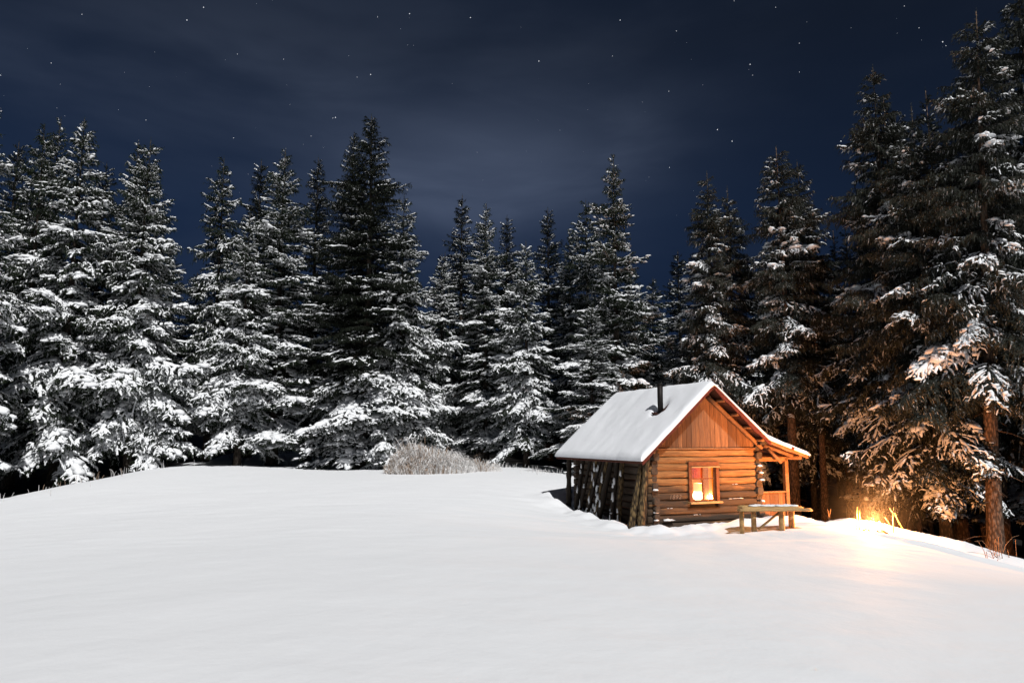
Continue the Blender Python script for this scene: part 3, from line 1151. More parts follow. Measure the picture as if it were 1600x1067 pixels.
def wpole(t0, v0, t1, v1, z1, r, mat, seed, label, snow=0.0, group='poles leaning on the left wall'):
    a = c2w(t0, v0, 0)
    a.z = ground_z(a.x, a.y) - 0.12
    return pole(a, c2w(t1, v1, z1), r, mat, seed, label, group, snow)


wpole(-.24, 0.30, .22, .34, 1.86, .085, M_pole, 1.1, 'thick brown pole at the front corner, leftmost of the corner poles')
wpole(-.07, 0.10, .27, .16, 1.92, .090, M_pole, 2.3, 'thick tan pole at the front corner, middle of the corner poles')
wpole(0.10, 0.22, .30, .26, 1.95, .075, M_darkpole, 3.7, 'dark upright pole at the front corner, nearest the gable logs')
LP = [(.22, 1.75, 0.44, 1.72, 2.2, .075, 'mossy dark pole leaning on the left wall nearest the bare logs', .8),
      (.12, 2.02, 0.42, 1.95, 2.2, .070, 'snow spotted pole leaning second from the bare logs', 1.0),
      (.02, 2.62, 0.44, 2.25, 2.2, .085, 'broad dark slab leaning in the middle of the left wall', 0.4),
      (-.02, 2.80, 0.42, 2.42, 2.2, .060, 'pole with a white snow cake on its foot, middle of the left wall', 1.6),
      (.06, 3.05, 0.44, 2.66, 2.2, .060, 'thin tilted pole just behind the snow caked pole', .6),
      (-.04, 3.25, 0.42, 2.85, 2.2, .055, 'steeply tilted thin pole in the back half of the left wall', .8),
      (.10, 3.55, 0.44, 3.15, 2.2, .070, 'brown tilted pole third from the back corner', .5),
      (-.02, 3.85, 0.42, 3.55, 2.2, .055, 'thin dark pole second from the back corner', .9),
      (.10, 4.35, 0.44, 4.15, 2.2, .065, 'short dark pole leaning last before the back corner post', .7)]
for i, (t0, v0, t1, v1, z1, r, lb, sn) in enumerate(LP):
    wpole(t0, v0, t1, v1, z1, r, M_darkpole if i % 3 else M_pole, 5.1 + i * 1.7, lb, sn)
wpole(.14, 4.85, .2, 4.9, 1.85, .09, M_darkpole, 33.0, 'upright dark post holding the back end of the left eave')

# ------------------------------------------------------------------ bench in front of the cabin
bx0, bx1 = at(1150, 792, 18.25), at(1263, 795, 18.25)
bmid = (bx0 + bx1) / 2
gz0 = ground_z(bmid.x, bmid.y)
bench = empty('wooden_bench', (bmid.x, bmid.y, gz0), 'rough plank bench on round legs in the snow before the porch', 'bench', None, R(2))
HB = bmid.z - gz0
Lb = (bx1 - bx0).length
mb = MB()
for k, (yy, dz, l0, l1) in enumerate(((-.16, 0, -.5, .5), (.10, .02, -.42, .44), (.36, .03, -.40, .42))):
    n = 10
    pts = [((l0 + (l1 - l0) * i / n) * Lb, yy + .012 * mnoise.noise(Vector((i * .5, k, 0))), HB - .03 + dz + .008 * mnoise.noise(Vector((i * .4, k, 9)))) for i in range(n + 1)]
    mb.tube(pts, .036, 10, 0, .12, k * 4.4, True, 3.4)
mb.build('seat', M_bench, bench)
mb = MB()
for k in range(9):
    mb.lump((-.22 * Lb + k * .13, .22 + .05 * math.sin(k * 2), HB + .035), (.13, .14, .035 + .012 * math.sin(k * 3.1)), k * 1.3)
mb.build('seat_snow', M_bsnow, bench)
for px_, yy, r in ((1157, -.02, .055), (1181, .20, .062), (1219, -.06, .072), (1242, .22, .075)):
    xx = (px_ - 1206.5) / 113.0 * Lb
    mb = MB()
    gz = ground_z(bmid.x + xx, bmid.y + yy) - gz0
    mb.tube([(xx, yy, gz - .12), (xx, yy, HB * .5), (xx + .01, yy, HB - .05)], [r * 1.06, r, r * .97], 12, 0, .1, px_)
    mb.build('leg', M_bench, bench)
mb = MB()
mb.tube([((1186 - 1206.5) / 113 * Lb, .12, .03), ((1218 - 1206.5) / 113 * Lb, -.02, HB - .09)], .03, 8, 0, .1, 2)
mb.build('brace', M_bench, bench)

# ------------------------------------------------------------------ fire behind the crest, sticks, stems
FY = 18.0
for _ in range(12):
    FY = edge_y(at(1366, 838, FY).x) - 0.22
FX = at(1366, 838, FY)
fz = ground_z(FX.x, FX.y)
fire = empty('campfire', (FX.x, FX.y, fz), 'blazing campfire sunk in the snow bank at the edge of the wood, between the sticks', 'campfire')
mb = MB()
fr_ = random.Random(2)
for k in range(7):
    a = k * math.pi * 2 / 7 + .2
    mb.tube([(math.cos(a) * .38, math.sin(a) * .38, -.02), (math.cos(a) * .05, math.sin(a) * .05, .16)], .04, 8, 0, .2, k)
mb.build('firewood', M_darkpole, fire)
mb = MB()
mb.lump((0, 0, .02), (.26, .26, .09), 2.0)
mb.build('embers', M_ember, fire)
mb = MB()
for k in range(8):
    a = k * 2.1
    x, y = math.cos(a) * .17, math.sin(a) * .12
    h = fr_.uniform(.14, .25)
    mb.tube([(x, y, .05), (x * 1.1, y * 1.1, .05 + h * .35), (x * .8 + .02, y * .8, .05 + h * .7), (x * .7 + .04, y * .7, .05 + h)], [.07, .10, .055, .004], 8, 0, .3, k)
mb.build('flames', M_flame, fire)
fl = bpy.data.lights.new('fire_light', 'POINT')
fl.energy = 2350
fl.color = (1.0, 0.39, 0.115)
fl.shadow_soft_size = 0.06
flo = bpy.data.objects.new('fire_light', fl)
COL.objects.link(flo)
flo.location = (FX.x, FX.y, fz + 0.34)


def stick(name, px0, py0, px1, py1, Y0, Y1, r, mat, label, cat, group=None, forks=()):
    a, b = at(px0, py0, Y0), at(px1, py1, Y1)
    a.z = min(a.z, ground_z(a.x, a.y)) - .15
    mb = MB()
    n = 6
    pts = [(a.lerp(b, i / n) - a) + Vector((.02 * mnoise.noise(Vector((i * .7, px0, 0))), 0, .0)) for i in range(n + 1)]
    mb.tube(pts, [r * (1.1 - .35 * i / n) for i in range(n + 1)], 8, 0, .1, px0)
    for (f, dx, dz) in forks:
        p = a.lerp(b, f) - a
        mb.tube([p, p + Vector((dx * .6, 0, dz * .45)), p + Vector((dx, .02, dz))], [r * .8, r * .7, r * .5], 7, 0, .1, px0 + f)
    o = mb.build(name, mat)
    o.location = a
    return tag(o, label, cat, group)


G1 = 'sticks stuck in the snow round the fire'
stick('wooden_stick', 1337, 836, 1339, 792, FX.y + .12, FX.y + .12, .020, M_stick, 'thin yellow stake left of the fire, the taller one of its pair', 'stick', G1)
stick('wooden_stick', 1342, 842, 1342, 797, FX.y + .02, FX.y + .02, .030, M_stick, 'broad yellow stake left of the fire, the shorter one of its pair', 'stick', G1)
stick('wooden_stick', 1395, 850, 1396, 798, FX.y - .25, FX.y - .25, .022, M_twig, 'forked brown stick standing upright right of the fire', 'stick', G1, ((.95, -.09, .16), (.9, .03, .2)))
stick('wooden_stick', 1430, 858, 1398, 801, FX.y - .12, FX.y - .18, .018, M_stick, 'long stick leaning from the snow against the forked stick', 'stick', G1)
stick('wooden_stick', 1408, 838, 1383, 808, FX.y + .3, FX.y + .3, .012, M_twig, 'thin twig slanting to the left behind the forked stick', 'stick', G1, ((.5, -.02, .1),))

sh = random.Random(11)


def stem_clump(px, py, Y, n, h, spread, mat, label, name='dry_weeds', cat='dry plant', kind=None, group=None, curve=.5, r=.008):
    a = at(px, py, Y)
    a.z = ground_z(a.x, a.y)
    mb = MB()
    for k in range(n):
        x0, y0 = sh.gauss(0, spread * .4), sh.gauss(0, spread * .3)
        hh = h * sh.uniform(.45, 1.1)
        lx, ly = sh.gauss(0, 1) * curve * hh, sh.gauss(0, .6) * curve * hh
        zz = ground_z(a.x + x0, a.y + y0) - a.z - .05
        mb.tube([(x0, y0, zz), (x0 + lx * .25, y0 + ly * .25, zz + hh * .55), (x0 + lx * .65, y0 + ly * .65, zz + hh * .92), (x0 + lx, y0 + ly, zz + hh * sh.uniform(.82, 1.02))],
                [r * 1.2, r, r * .8, r * .6], 5, 0, 0, k, False)
    o = mb.build(name, mat)
    o.location = a
    return tag(o, label, cat, group, kind)


G2 = 'dry stems poking from the snow'
stem_clump(1556, 868, 16.9, 12, .50, .36, M_twig, 'reddish dry stems in the snow at the right edge before the thick trunk', group=G2, curve=.40, r=.007, kind='stuff')
stem_clump(1296, 812, 20.4, 3, .4, .3, M_twig, 'frosted slanting twig at the wood edge between the bench and the stakes', group=G2, curve=.4, r=.008, kind='stuff')
for px_, py_, Y_, n_, h_, sp_, m_, lb in (
        (40, 772, 27.2, 16, .40, 2.2, M_frost, 'frosted stems along the snow edge at the far left'),
        (125, 750, 30.5, 12, .45, 2.2, M_straw, 'pale stems along the snow edge under the second left trees'),
        (215, 734, 34.2, 40, .50, 2.6, M_frost, 'row of frosty weeds on the crest below the big left spruces'),
        (258, 722, 37.0, 5, 1.0, .6, M_straw, 'tall single stalks on the crest left of the pale clearing'),
        (390, 716, 42.0, 14, .5, 2.5, M_straw, 'thin brown stems in the pale clearing under the left trees'),
        (485, 731, 38.5, 60, .45, 2.4, M_straw, 'low brown weeds under the fan shaped boughs of the tall dark spruce'),
        (790, 735, 35.0, 40, .40, 2.5, M_frost, 'frosted stems right of the dry grass mound below the bare trunk'),
        (850, 745, 31.5, 50, .32, 2.0, M_frost, 'frosted stems in the snow left of the cabin roof'),
        (700, 752, 33.0, 10, .35, 3.0, M_straw, 'few short stems in the open snow before the dry grass mound')):
    stem_clump(px_, py_, Y_, n_, h_, sp_, m_, lb, group=G2, curve=.25, r=.007, kind='stuff')


def grass_mound(px, py, Y, w_, d_, h, n, label, seed, group):
    a = at(px, py, Y)
    a.z = ground_z(a.x, a.y)
    q_ = np.random.default_rng(seed)
    verts, quads, mats_ = [], [], []
    k = 0
    for i in range(n):
        ang = q_.uniform(0, 2 * math.pi)
        rr = math.sqrt(q_.uniform(0, 1))
        x0, y0 = math.cos(ang) * rr * w_ / 2 * .85, math.sin(ang) * rr * d_ / 2 * .85
        hh = h * (1 - rr ** 2 * .75) * q_.uniform(.55, 1.05)
        hh *= 0.80 + 0.55 * mnoise.noise(Vector((x0 * 1.3, y0 * 1.3, seed)))
        if q_.random() < .10:
            hh *= 1.35
        la = math.atan2(y0, x0) + q_.normal(0, .8)
        lean = hh * q_.uniform(.2, .75)
        lx, ly = math.cos(la) * lean, math.sin(la) * lean
        zz = float(ground_z(a.x + x0, a.y + y0)) - a.z - .05
        pts = [(0, 0, 0), (lx * .15, ly * .15, hh * .5), (lx * .5, ly * .5, hh * .9), (lx, ly, hh * q_.uniform(.6, 1.0))]
        wa = q_.uniform(0, math.pi)
        wr = q_.uniform(.006, .014)
        base = len(verts)
        for j, p in enumerate(pts):
            ww = wr * (1, .9, .8, .4)[j]
            for s_ in (-1, 1):
                verts.append((x0 + p[0] + s_ * math.cos(wa) * ww, y0 + p[1] + s_ * math.sin(wa) * ww, zz + p[2]))
        fr_ = q_.random() < (0.58 + 0.45 * sm(-.1 * w_, .4 * w_, x0) + (.25 if y0 > 0.2 * d_ else 0))
        for j in range(3):
            b = base + j * 2
            quads.append((b, b + 1, b + 3, b + 2))
            mats_.append(1 if (fr_ or (j == 2 and q_.random() < .45)) else 0)
    quads, mats_ = np.array(quads), np.array(mats_)
    me = np_mesh('dry_grass', verts, [(quads[mats_ == 0], 0, False), (quads[mats_ == 1], 1, False)], [M_straw, M_frost])
    o = bpy.data.objects.new('dry_grass_mound', me)
    COL.objects.link(o)
    o.location = a
    return tag(o, label, 'grass clump', group)


grass_mound(672, 746, 30.5, 4.6, 2.6, 1.50, 6500, 'wide mound of dry brown grass frosted on its right, before the spruces', 1, 'mounds of dry grass')
grass_mound(756, 740, 31.5, 1.9, 1.5, .72, 700, 'small low clump of white frosted grass right of the big mound', 2, 'mounds of dry grass')

# ------------------------------------------------------------------ spruces
RNG = np.random.default_rng(12)
UP = np.array([0, 0, 1.0])


def branch_template(L, rng, style):
    """one bough along +x: spine, needled twigs and three amounts of snow"""
    wood_v, wood_q = [], []
    nv, nf = [], []
    snow = {1: ([], []), 2: ([], []), 3: ([], [])}
    droop = rng.uniform(0.10, 0.24) * style.get('droop', 1)
    bend = rng.uniform(-.20, .20)

    def spine(s):
        return np.array([L * s, L * bend * s * s, L * (-droop * s ** 1.7 + 0.07 * s ** 4) + .03 * L * math.sin(s * 7 + bend * 40)])

    ns = 7
    pts = [spine(i / ns) for i in range(ns + 1)]
    for i, p in enumerate(pts):
        r = (0.006 + 0.011 * L) * (1 - .85 * i / ns)
        for k in range(3):
            a = 2.1 * k
            wood_v.append(p + np.array([0, math.cos(a) * r, math.sin(a) * r]))
    for i in range(ns):
        for k in range(3):
            k2 = (k + 1) % 3
            wood_q.append((i * 3 + k, i * 3 + k2, i * 3 + 3 + k2, i * 3 + 3 + k))

    def ribbon(dst, pts, wid, hgt, jit):
        V, Q = dst
        b = len(V)
        n = len(pts)
        for i, p in enumerate(pts):
            d = pts[min(i + 1, n - 1)] - pts[max(i - 1, 0)]
            lat = np.array([-d[1], d[0], 0.0])
            ln = np.linalg.norm(lat)
            lat = lat / ln if ln > 1e-6 else np.array([0, 1.0, 0])
            f = math.sin(math.pi * min(1, max(0, (i + .35) / (n - .3)))) ** .5 if n > 2 else 1
            w_ = wid * f * rng.uniform(1 - jit, 1 + jit)
            h = hgt * f * rng.uniform(1 - jit, 1 + jit)
            for a, c in ((-1, -.35), (-.62, .62), (.05, 1.0), (.66, .58), (1, -.35)):
                V.append(p + lat * (a * w_) + UP * (c * h + .01))
        for i in range(n - 1):
            for k in range(4):
                a = b + i * 5 + k
                Q.append((a, a + 1, a + 6, a + 5))

    def lump(dst, c, r):
        V, Q = dst
        b = len(V)
        nu, nw = 7, 4
        ph = rng.uniform(0, 6, 4)
        for j in range(nw + 1):
            q_ = math.pi * (j / nw)
            for i in range(nu):
                a = 2 * math.pi * i / nu
                k = 1 + .28 * math.sin(a * 2 + ph[0] + j) + .18 * math.sin(a * 3 + ph[1])
                z = math.cos(q_) * r * .62
                if z < 0:
                    z *= .35
                V.append(c + np.array([math.sin(q_) * math.cos(a) * r * k * 1.25, math.sin(q_) * math.sin(a) * r * k, z * (1 + .2 * math.sin(a + ph[2]))]))
        for j in range(nw):
            for i in range(nu):
                i2 = (i + 1) % nu
                Q.append((b + j * nu + i, b + (j + 1) * nu + i, b + (j + 1) * nu + i2, b + j * nu + i2))

    def needles(pts, ln, dens, hang):
        """feathery triangles down both sides of a twig"""
        tot = sum(np.linalg.norm(pts[i + 1] - pts[i]) for i in range(len(pts) - 1))
        m = max(3, int(tot / dens))
        for i in range(m):
            f = (i + rng.uniform(0, .8)) / m * (len(pts) - 1)
            j = min(int(f), len(pts) - 2)
            p = pts[j] + (pts[j + 1] - pts[j]) * (f - j)
            d = pts[j + 1] - pts[j]
            d = d / (np.linalg.norm(d) + 1e-9)
            lat = np.array([-d[1], d[0], 0.0])
            for s_ in (-1, 1):
                l = ln * rng.uniform(.7, 1.35)
                tip = p + d * l * .75 + lat * (s_ * l * rng.uniform(.35, .8)) + UP * (l * rng.uniform(-.5, .22))
                b = len(nv)
                wv = d * (.32 * l)
                nv.extend([p - wv * .4, p + wv, tip])
                nf.append((b, b + 1, b + 2))
            if rng.random() < hang:
                l = ln * rng.uniform(1.0, 2.4)
                a = rng.uniform(0, 6.28)
                off = np.array([math.cos(a), math.sin(a), 0]) * (.26 * ln)
                b = len(nv)
                nv.extend([p - off, p + off, p + d * l * .2 - UP * l])
                nf.append((b, b + 1, b + 2))

    needles(pts, .10, .05, .5)
    # snow along the spine
    for lv, wd in ((1, .030), (2, .050), (3, .072)):
        a0 = {1: .45, 2: .2, 3: .08}[lv]
        nseg = 1 if L < 1.2 or style.get('one') else 2 if L < 2 else 3
        for q_ in range(nseg):
            b0 = a0 + (1 - a0) * (q_ + rng.uniform(0, .35)) / nseg
            b1 = a0 + (1 - a0) * (q_ + rng.uniform(.75, 1.02)) / nseg
            if rng.random() < style.get('sg', .15):
                continue
            st = [spine(b0 + (b1 - b0) * i / 5) + np.array([0, rng.normal(0, .012), 0]) for i in range(6)]
            ribbon(snow[lv], st, (wd + .010 * L) * style.get('sw', 1), .030 + .010 * L, .4)
    # side twigs
    sp = style.get('sp', .14)
    m = max(3, int(L / sp))
    for i in range(m):
        for sd in (-1, 1):
            s_ = (i + rng.uniform(.15, .95)) / m
            if s_ < .10:
                continue
            l = (style.get('lf', .42) * L * (1 - s_) ** .8 * min(1, s_ / .28) + .10 + .03 * L) * rng.uniform(.65, 1.2)
            p0 = spine(s_)
            ang = R(rng.uniform(42, 66)) * sd
            dx, dy = math.cos(ang), math.sin(ang)
            dr = rng.uniform(.10, .75) * style['droop']
            tp = []
            for k in range(4):
                f = k / 3
                # twigs sweep forward and hang
                tp.append(p0 + np.array([dx * l * f + .12 * l * f * f, dy * l * f * (1 - .15 * f), -dr * l * f ** 1.6]))
            needles(tp, .085 + .025 * min(l, 1), .066, .45)
            if l > .38:
                for kk in range(int(l / .13)):
                    f = rng.uniform(.25, .95)
                    j = min(int(f * 3), 2)
                    q0 = tp[j] + (tp[j + 1] - tp[j]) * (f * 3 - j)
                    a2 = ang + R(rng.uniform(28, 60)) * (1 if rng.random() < .5 else -1)
                    l2 = rng.uniform(.12, .30) * min(1.2, .6 + l * .6)
                    q1 = q0 + np.array([math.cos(a2) * l2 * .55, math.sin(a2) * l2 * .55, -.10 * l2 * style['droop']])
                    q2 = q0 + np.array([math.cos(a2) * l2, math.sin(a2) * l2, -.75 * l2 * style['droop']])
                    needles([q0, q1, q2], .075, .06, .4)
                    u2 = rng.random()
                    for lv, pr in ((1, .16), (2, .42), (3, .75)):
                        if u2 < pr * style.get('rp', 1):
                            ribbon(snow[lv], [q0, (q0 + q1) / 2, q1, (q1 + q2) / 2], rng.uniform(.022, .045) * style.get('rw', 1), .03 * style.get('rw', 1), .4)
            u = rng.random()
            for lv, pr, wd in ((1, .26, .026), (2, .60, .040), (3, .93, .056)):
                if u < pr * style.get('rp', 1):
                    a0 = rng.uniform(0, .55) if lv < 3 else rng.uniform(0, .4)
                    a1 = min(1.02, a0 + rng.uniform(.3, .75))
                    st = []
                    for k in range(5):
                        f = (a0 + (a1 - a0) * k / 4)
                        st.append(p0 + np.array([dx * l * f + .12 * l * f * f, dy * l * f * (1 - .15 * f), -dr * l * f ** 1.6]))
                    ribbon(snow[lv], st, wd * (.7 + .5 * min(l, 1.0)) * style.get('rw', 1), wd * .8 * style.get('rw', 1), .45)
            if rng.random() < .20:
                lump(snow[3], tp[2] + UP * .02, rng.uniform(.07, .15))
            if rng.random() < style.get('lp', .07):
                lump(snow[2], tp[rng.integers(1, 4)] + UP * .02, rng.uniform(.04, .10))
            if rng.random() < style.get('lp', .0) * .4:
                lump(snow[1], tp[rng.integers(1, 4)] + UP * .02, rng.uniform(.04, .09))
    # pillows of snow towards the end of long boughs
    for k in range(int(L * 1.4)):
        s_ = rng.uniform(.35, .95)
        lump(snow[3], spine(s_) + np.array([0, rng.normal(0, .10 * L * (1 - s_) + .03), .03]), rng.uniform(.10, .20) + .015 * L)
    f32 = lambda a: np.asarray(a, np.float32).reshape(-1, 3)
    return {'L': L, 'n': (f32(nv), np.asarray(nf, np.int32)), 'w': (f32(wood_v), np.asarray(wood_q, np.int32)),
            's': {k: (f32(v[0]), np.asarray(v[1], np.int32).reshape(-1, 4)) for k, v in snow.items()}}


LENS = (0.35, 0.7, 1.1, 1.6, 2.2, 2.9, 3.7)
STYLES = {'a': {'droop': .45, 'sg': .0, 'one': True}, 'b': {'droop': 1.1}, 'c': {'droop': 1.35, 'sp': .11, 'lf': .36, 'sg': .2, 'sw': .8, 'rw': .85, 'lp': .16}}
TEMPL = {st: {L: [branch_template(L, RNG, d) for _ in range(3)] for L in LENS} for st, d in STYLES.items()}


def build_tree(name, H, rad, clear, snowfun, needle_mat, seed, style='a', gaps=0.08, power=.85, pitch_low=-26, whorl=.50, per=6, trunk_r=None, burst=False):
    """one spruce at real size: returns meshes for trunk, crown and snow"""
    rng = np.random.default_rng(seed)
    NV, NF, WV, WQ, SV, SQ = [], [], [], [], [], []
    no = wo_ = so_ = 0
    sect = rng.uniform(.78, 1.18, 8)
    leanx, leany = rng.normal(0, .12), rng.normal(0, .12)

    def axis_pt(z):
        f = z / H
        return np.array([leanx * math.sin(f * 2.6), leany * math.sin(f * 2.2 + .4), z])

    z = clear
    while z < H - .55:
        f = (z - clear) / (H - clear)
        rel = z / H
        prof = min((1 - f) ** power, 1.75 * (1 - f)) * rad * (.86 + .2 * math.sin(z * 2.3 + seed))
        if f < .10:
            prof *= .72 + 2.8 * f
        n = per if f < .9 else max(3, per - 2)
        a0 = rng.uniform(0, 6.28)
        for k in range(n):
            if rng.random() < gaps:
                continue
            az = a0 + 6.283 * k / n + rng.normal(0, .2)
            L = prof * sect[int((az % 6.283) / 6.284 * 8)] * rng.uniform(.55, 1.18) + .14
            if rng.random() < .08:
                L *= 1.25
            pitch = pitch_low + (38 - pitch_low) * f ** 1.5 + rng.normal(0, 6)
            if f > .93:
                pitch = 48 + rng.normal(0, 6)
            Lk = min(LENS, key=lambda q_: abs(math.log(q_ / L)))
            T = TEMPL[style][Lk][rng.integers(0, 3)]
            sc = L / Lk
            cp_, sp_ = math.cos(R(pitch)), math.sin(R(pitch))
            roll = R(rng.normal(0, 9))
            cr_, sr_ = math.cos(roll), math.sin(roll)
            ca, sa = math.cos(az), math.sin(az)
            Rx = np.array([[1, 0, 0], [0, cr_, -sr_], [0, sr_, cr_]])
            Ry = np.array([[cp_, 0, -sp_], [0, 1, 0], [sp_, 0, cp_]])
            Rz = np.array([[ca, -sa, 0], [sa, ca, 0], [0, 0, 1]])
            Mx = (Rz @ Ry @ Rx * sc).astype(np.float32).T
            o = axis_pt(z + rng.uniform(-.5, .5) * whorl).astype(np.float32)
            v, fc = T['n']
            NV.append(v @ Mx + o)
            NF.append(fc + no)
            no += len(v)
            v, fc = T['w']
            WV.append(v @ Mx + o)
            WQ.append(fc + wo_)
            wo_ += len(v)
            lv = int(math.floor(snowfun(f) + rng.uniform(-1.05, 1.05) + .5))
            lv = max(0, min(3, lv))
            if burst:
                u = rng.random()
                p_ = max(.03, snowfun(f))
                lv = 3 if u < .45 * p_ else 2 if u < p_ else 1 if u < p_ + .16 else 0
            if lv:
                v, fc = T['s'][lv]
                SV.append(v @ Mx + o)
                SQ.append(fc + so_)
                so_ += len(v)
        z += whorl * (1.05 - .45 * f) * rng.uniform(.85, 1.15)
    # the leader
    nvv = np.concatenate(NV)
    lead_v, lead_f = [], []
    for k in range(26):
        zz = H - .9 + k * .036
        a = k * 2.4
        p = axis_pt(zz)
        b = len(lead_v)
        l = .12 * (1.25 - k / 26)
        lead_v += [p, p + np.array([0, 0, .05]), p + np.array([math.cos(a) * l, math.sin(a) * l, .07])]
        lead_f.append((b, b + 1, b + 2))
    NV.append(np.asarray(lead_v, np.float32))
    NF.append(np.asarray(lead_f, np.int32) + no)
    no += len(lead_v)
    verts = np.concatenate(NV + WV)
    nf_, wq = np.concatenate(NF), np.concatenate(WQ) + no
    crown = np_mesh(name + '_crown', verts, [(nf_, 0, False), (wq, 1, True)], [needle_mat, M_bark])
    snowm = np_mesh(name + '_snow', np.concatenate(SV), [(np.concatenate(SQ), 0, True)], [M_tsnow]) if SV else None
    # trunk with a flared foot and dead stubs
    mb = MB()
    tr = trunk_r or H * .0125
    zs = [-.6, -.1, .15, .5, 1.2] + [1.2 + (H - 1.3) * i / 14 for i in range(1, 15)]
    mb.tube([tuple(axis_pt(q_)) for q_ in zs], [tr * (1.55 if q_ < .1 else 1.25 if q_ < .3 else 1.08 if q_ < .8 else max(.05, 1 - q_ / H * 1.0)) for q_ in zs], 10, 0, .12, seed)
    for k in range(int(clear * 5) + 4):
        zz = rng.uniform(.5, clear + 1.5)
        a = rng.uniform(0, 6.28)
        l = rng.uniform(.25, 1.0)
        p = axis_pt(zz)
        d = np.array([math.cos(a), math.sin(a), rng.uniform(-.35, .1)])
        mb.tube([tuple(p), tuple(p + d * l * .6), tuple(p + d * l + np.array([0, 0, -.08]))], [.018, .012, .006], 4, 0, 0, k, False)
    me = mb.build(name, M_bark_lit if (trunk_r and H > 10) or name == 'bare_low' else M_bark)
    trunk = me.data
    COL.objects.unlink(me)
    bpy.data.objects.remove(me)
    trunk.name = name + '_trunk'
    return trunk, crown, snowm, H


def up_to(a, b):
    return lambda f: a + (b - a) * f


PROTO = {
    'heavy_one': build_tree('heavy_one', 18, 3.6, 2.5, up_to(3.5, 1.3), M_need, 1, 'b', .08, .74, per=7),
    'heavy_two': build_tree('heavy_two', 17, 3.4, 2.6, up_to(3.4, 1.3), M_need, 2, 'b', .10, .72, per=7),
    'heavy_three': build_tree('heavy_three', 18, 3.6, 1.6, up_to(3.3, 1.2), M_need, 3, 'a', .08, .72, -20, .54, 7),
    'mid_one': build_tree('mid_one', 18, 3.2, 2.6, up_to(2.7, .7), M_need, 4, 'b', .12, .72, per=7),
    'mid_two': build_tree('mid_two', 19, 3.4, 2.2, up_to(2.6, .6), M_need, 5, 'a', .12, .70, -18, .56, 7),
    'dark_one': build_tree('dark_one', 19, 3.6, 1.4, lambda f: 3.4 if f < .22 else .7 - .5 * f, M_needd, 6, 'a', .08, .66, -26, .48, 7),
    'slim_dark': build_tree('slim_dark', 18, 2.5, 2.6, up_to(1.6, .3), M_needd, 7, 'a', .12, .70, -18, .48, 7),
    'tall_one': build_tree('tall_one', 20, 3.6, 3.6, lambda f: .42 if f < .16 else .27 - .24 * f, M_needf, 8, 'c', .10, .70, -24, .5, 7, burst=True),
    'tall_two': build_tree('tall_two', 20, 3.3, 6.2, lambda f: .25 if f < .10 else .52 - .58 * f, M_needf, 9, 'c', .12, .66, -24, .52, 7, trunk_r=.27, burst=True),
    'tall_three': build_tree('tall_three', 18, 3.7, 3.0, lambda f: .62 if f < .20 else .58 - .64 * f, M_needf, 10, 'c', .10, .70, -22, .5, 7, burst=True),
    'young': build_tree('young', 3.2, .95, .12, up_to(3.4, 2.6), M_need, 11, 'b', .05, .9, -18, .20, 6, .05),
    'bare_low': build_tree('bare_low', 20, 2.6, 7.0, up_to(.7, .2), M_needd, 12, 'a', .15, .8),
}
tr_rng = random.Random(21)


def spruce(px, py, Y, proto, label, group=None, wide=1.0, name='spruce_tree', base_dx=0.0, rz=None):
    """a spruce whose tip stands in the direction (px, py) at depth Y, rooted in the ground below"""
    tip = at(px, py, Y)
    x, y = tip.x + base_dx, tip.y
    z = ground_z(x, y)
    tm, cm_, sm_, H = PROTO[proto]
    s_ = (tip.z - z) / H
    o = empty(name, (x, y, z - .05), label, 'spruce', group, tr_rng.uniform(0, 6.28) if rz is None else rz)
    h_ = max(.75, min(1.25, s_ ** .6)) * wide
    o.scale = (h_, h_, s_)
    if base_dx:
        ty = math.atan2(-base_dx, tip.z - z)
        o.rotation_euler = (Matrix.Rotation(ty, 3, 'Y') @ Matrix.Rotation(o.rotation_euler.z, 3, 'Z')).to_euler()
    a = bpy.data.objects.new('trunk', tm)
    b = bpy.data.objects.new('crown', cm_)
    for c in (a, b):
        COL.objects.link(c)
        c.parent = o
    if sm_:
        c = bpy.data.objects.new('crown_snow', sm_)
        COL.objects.link(c)
        c.parent = b
    return o


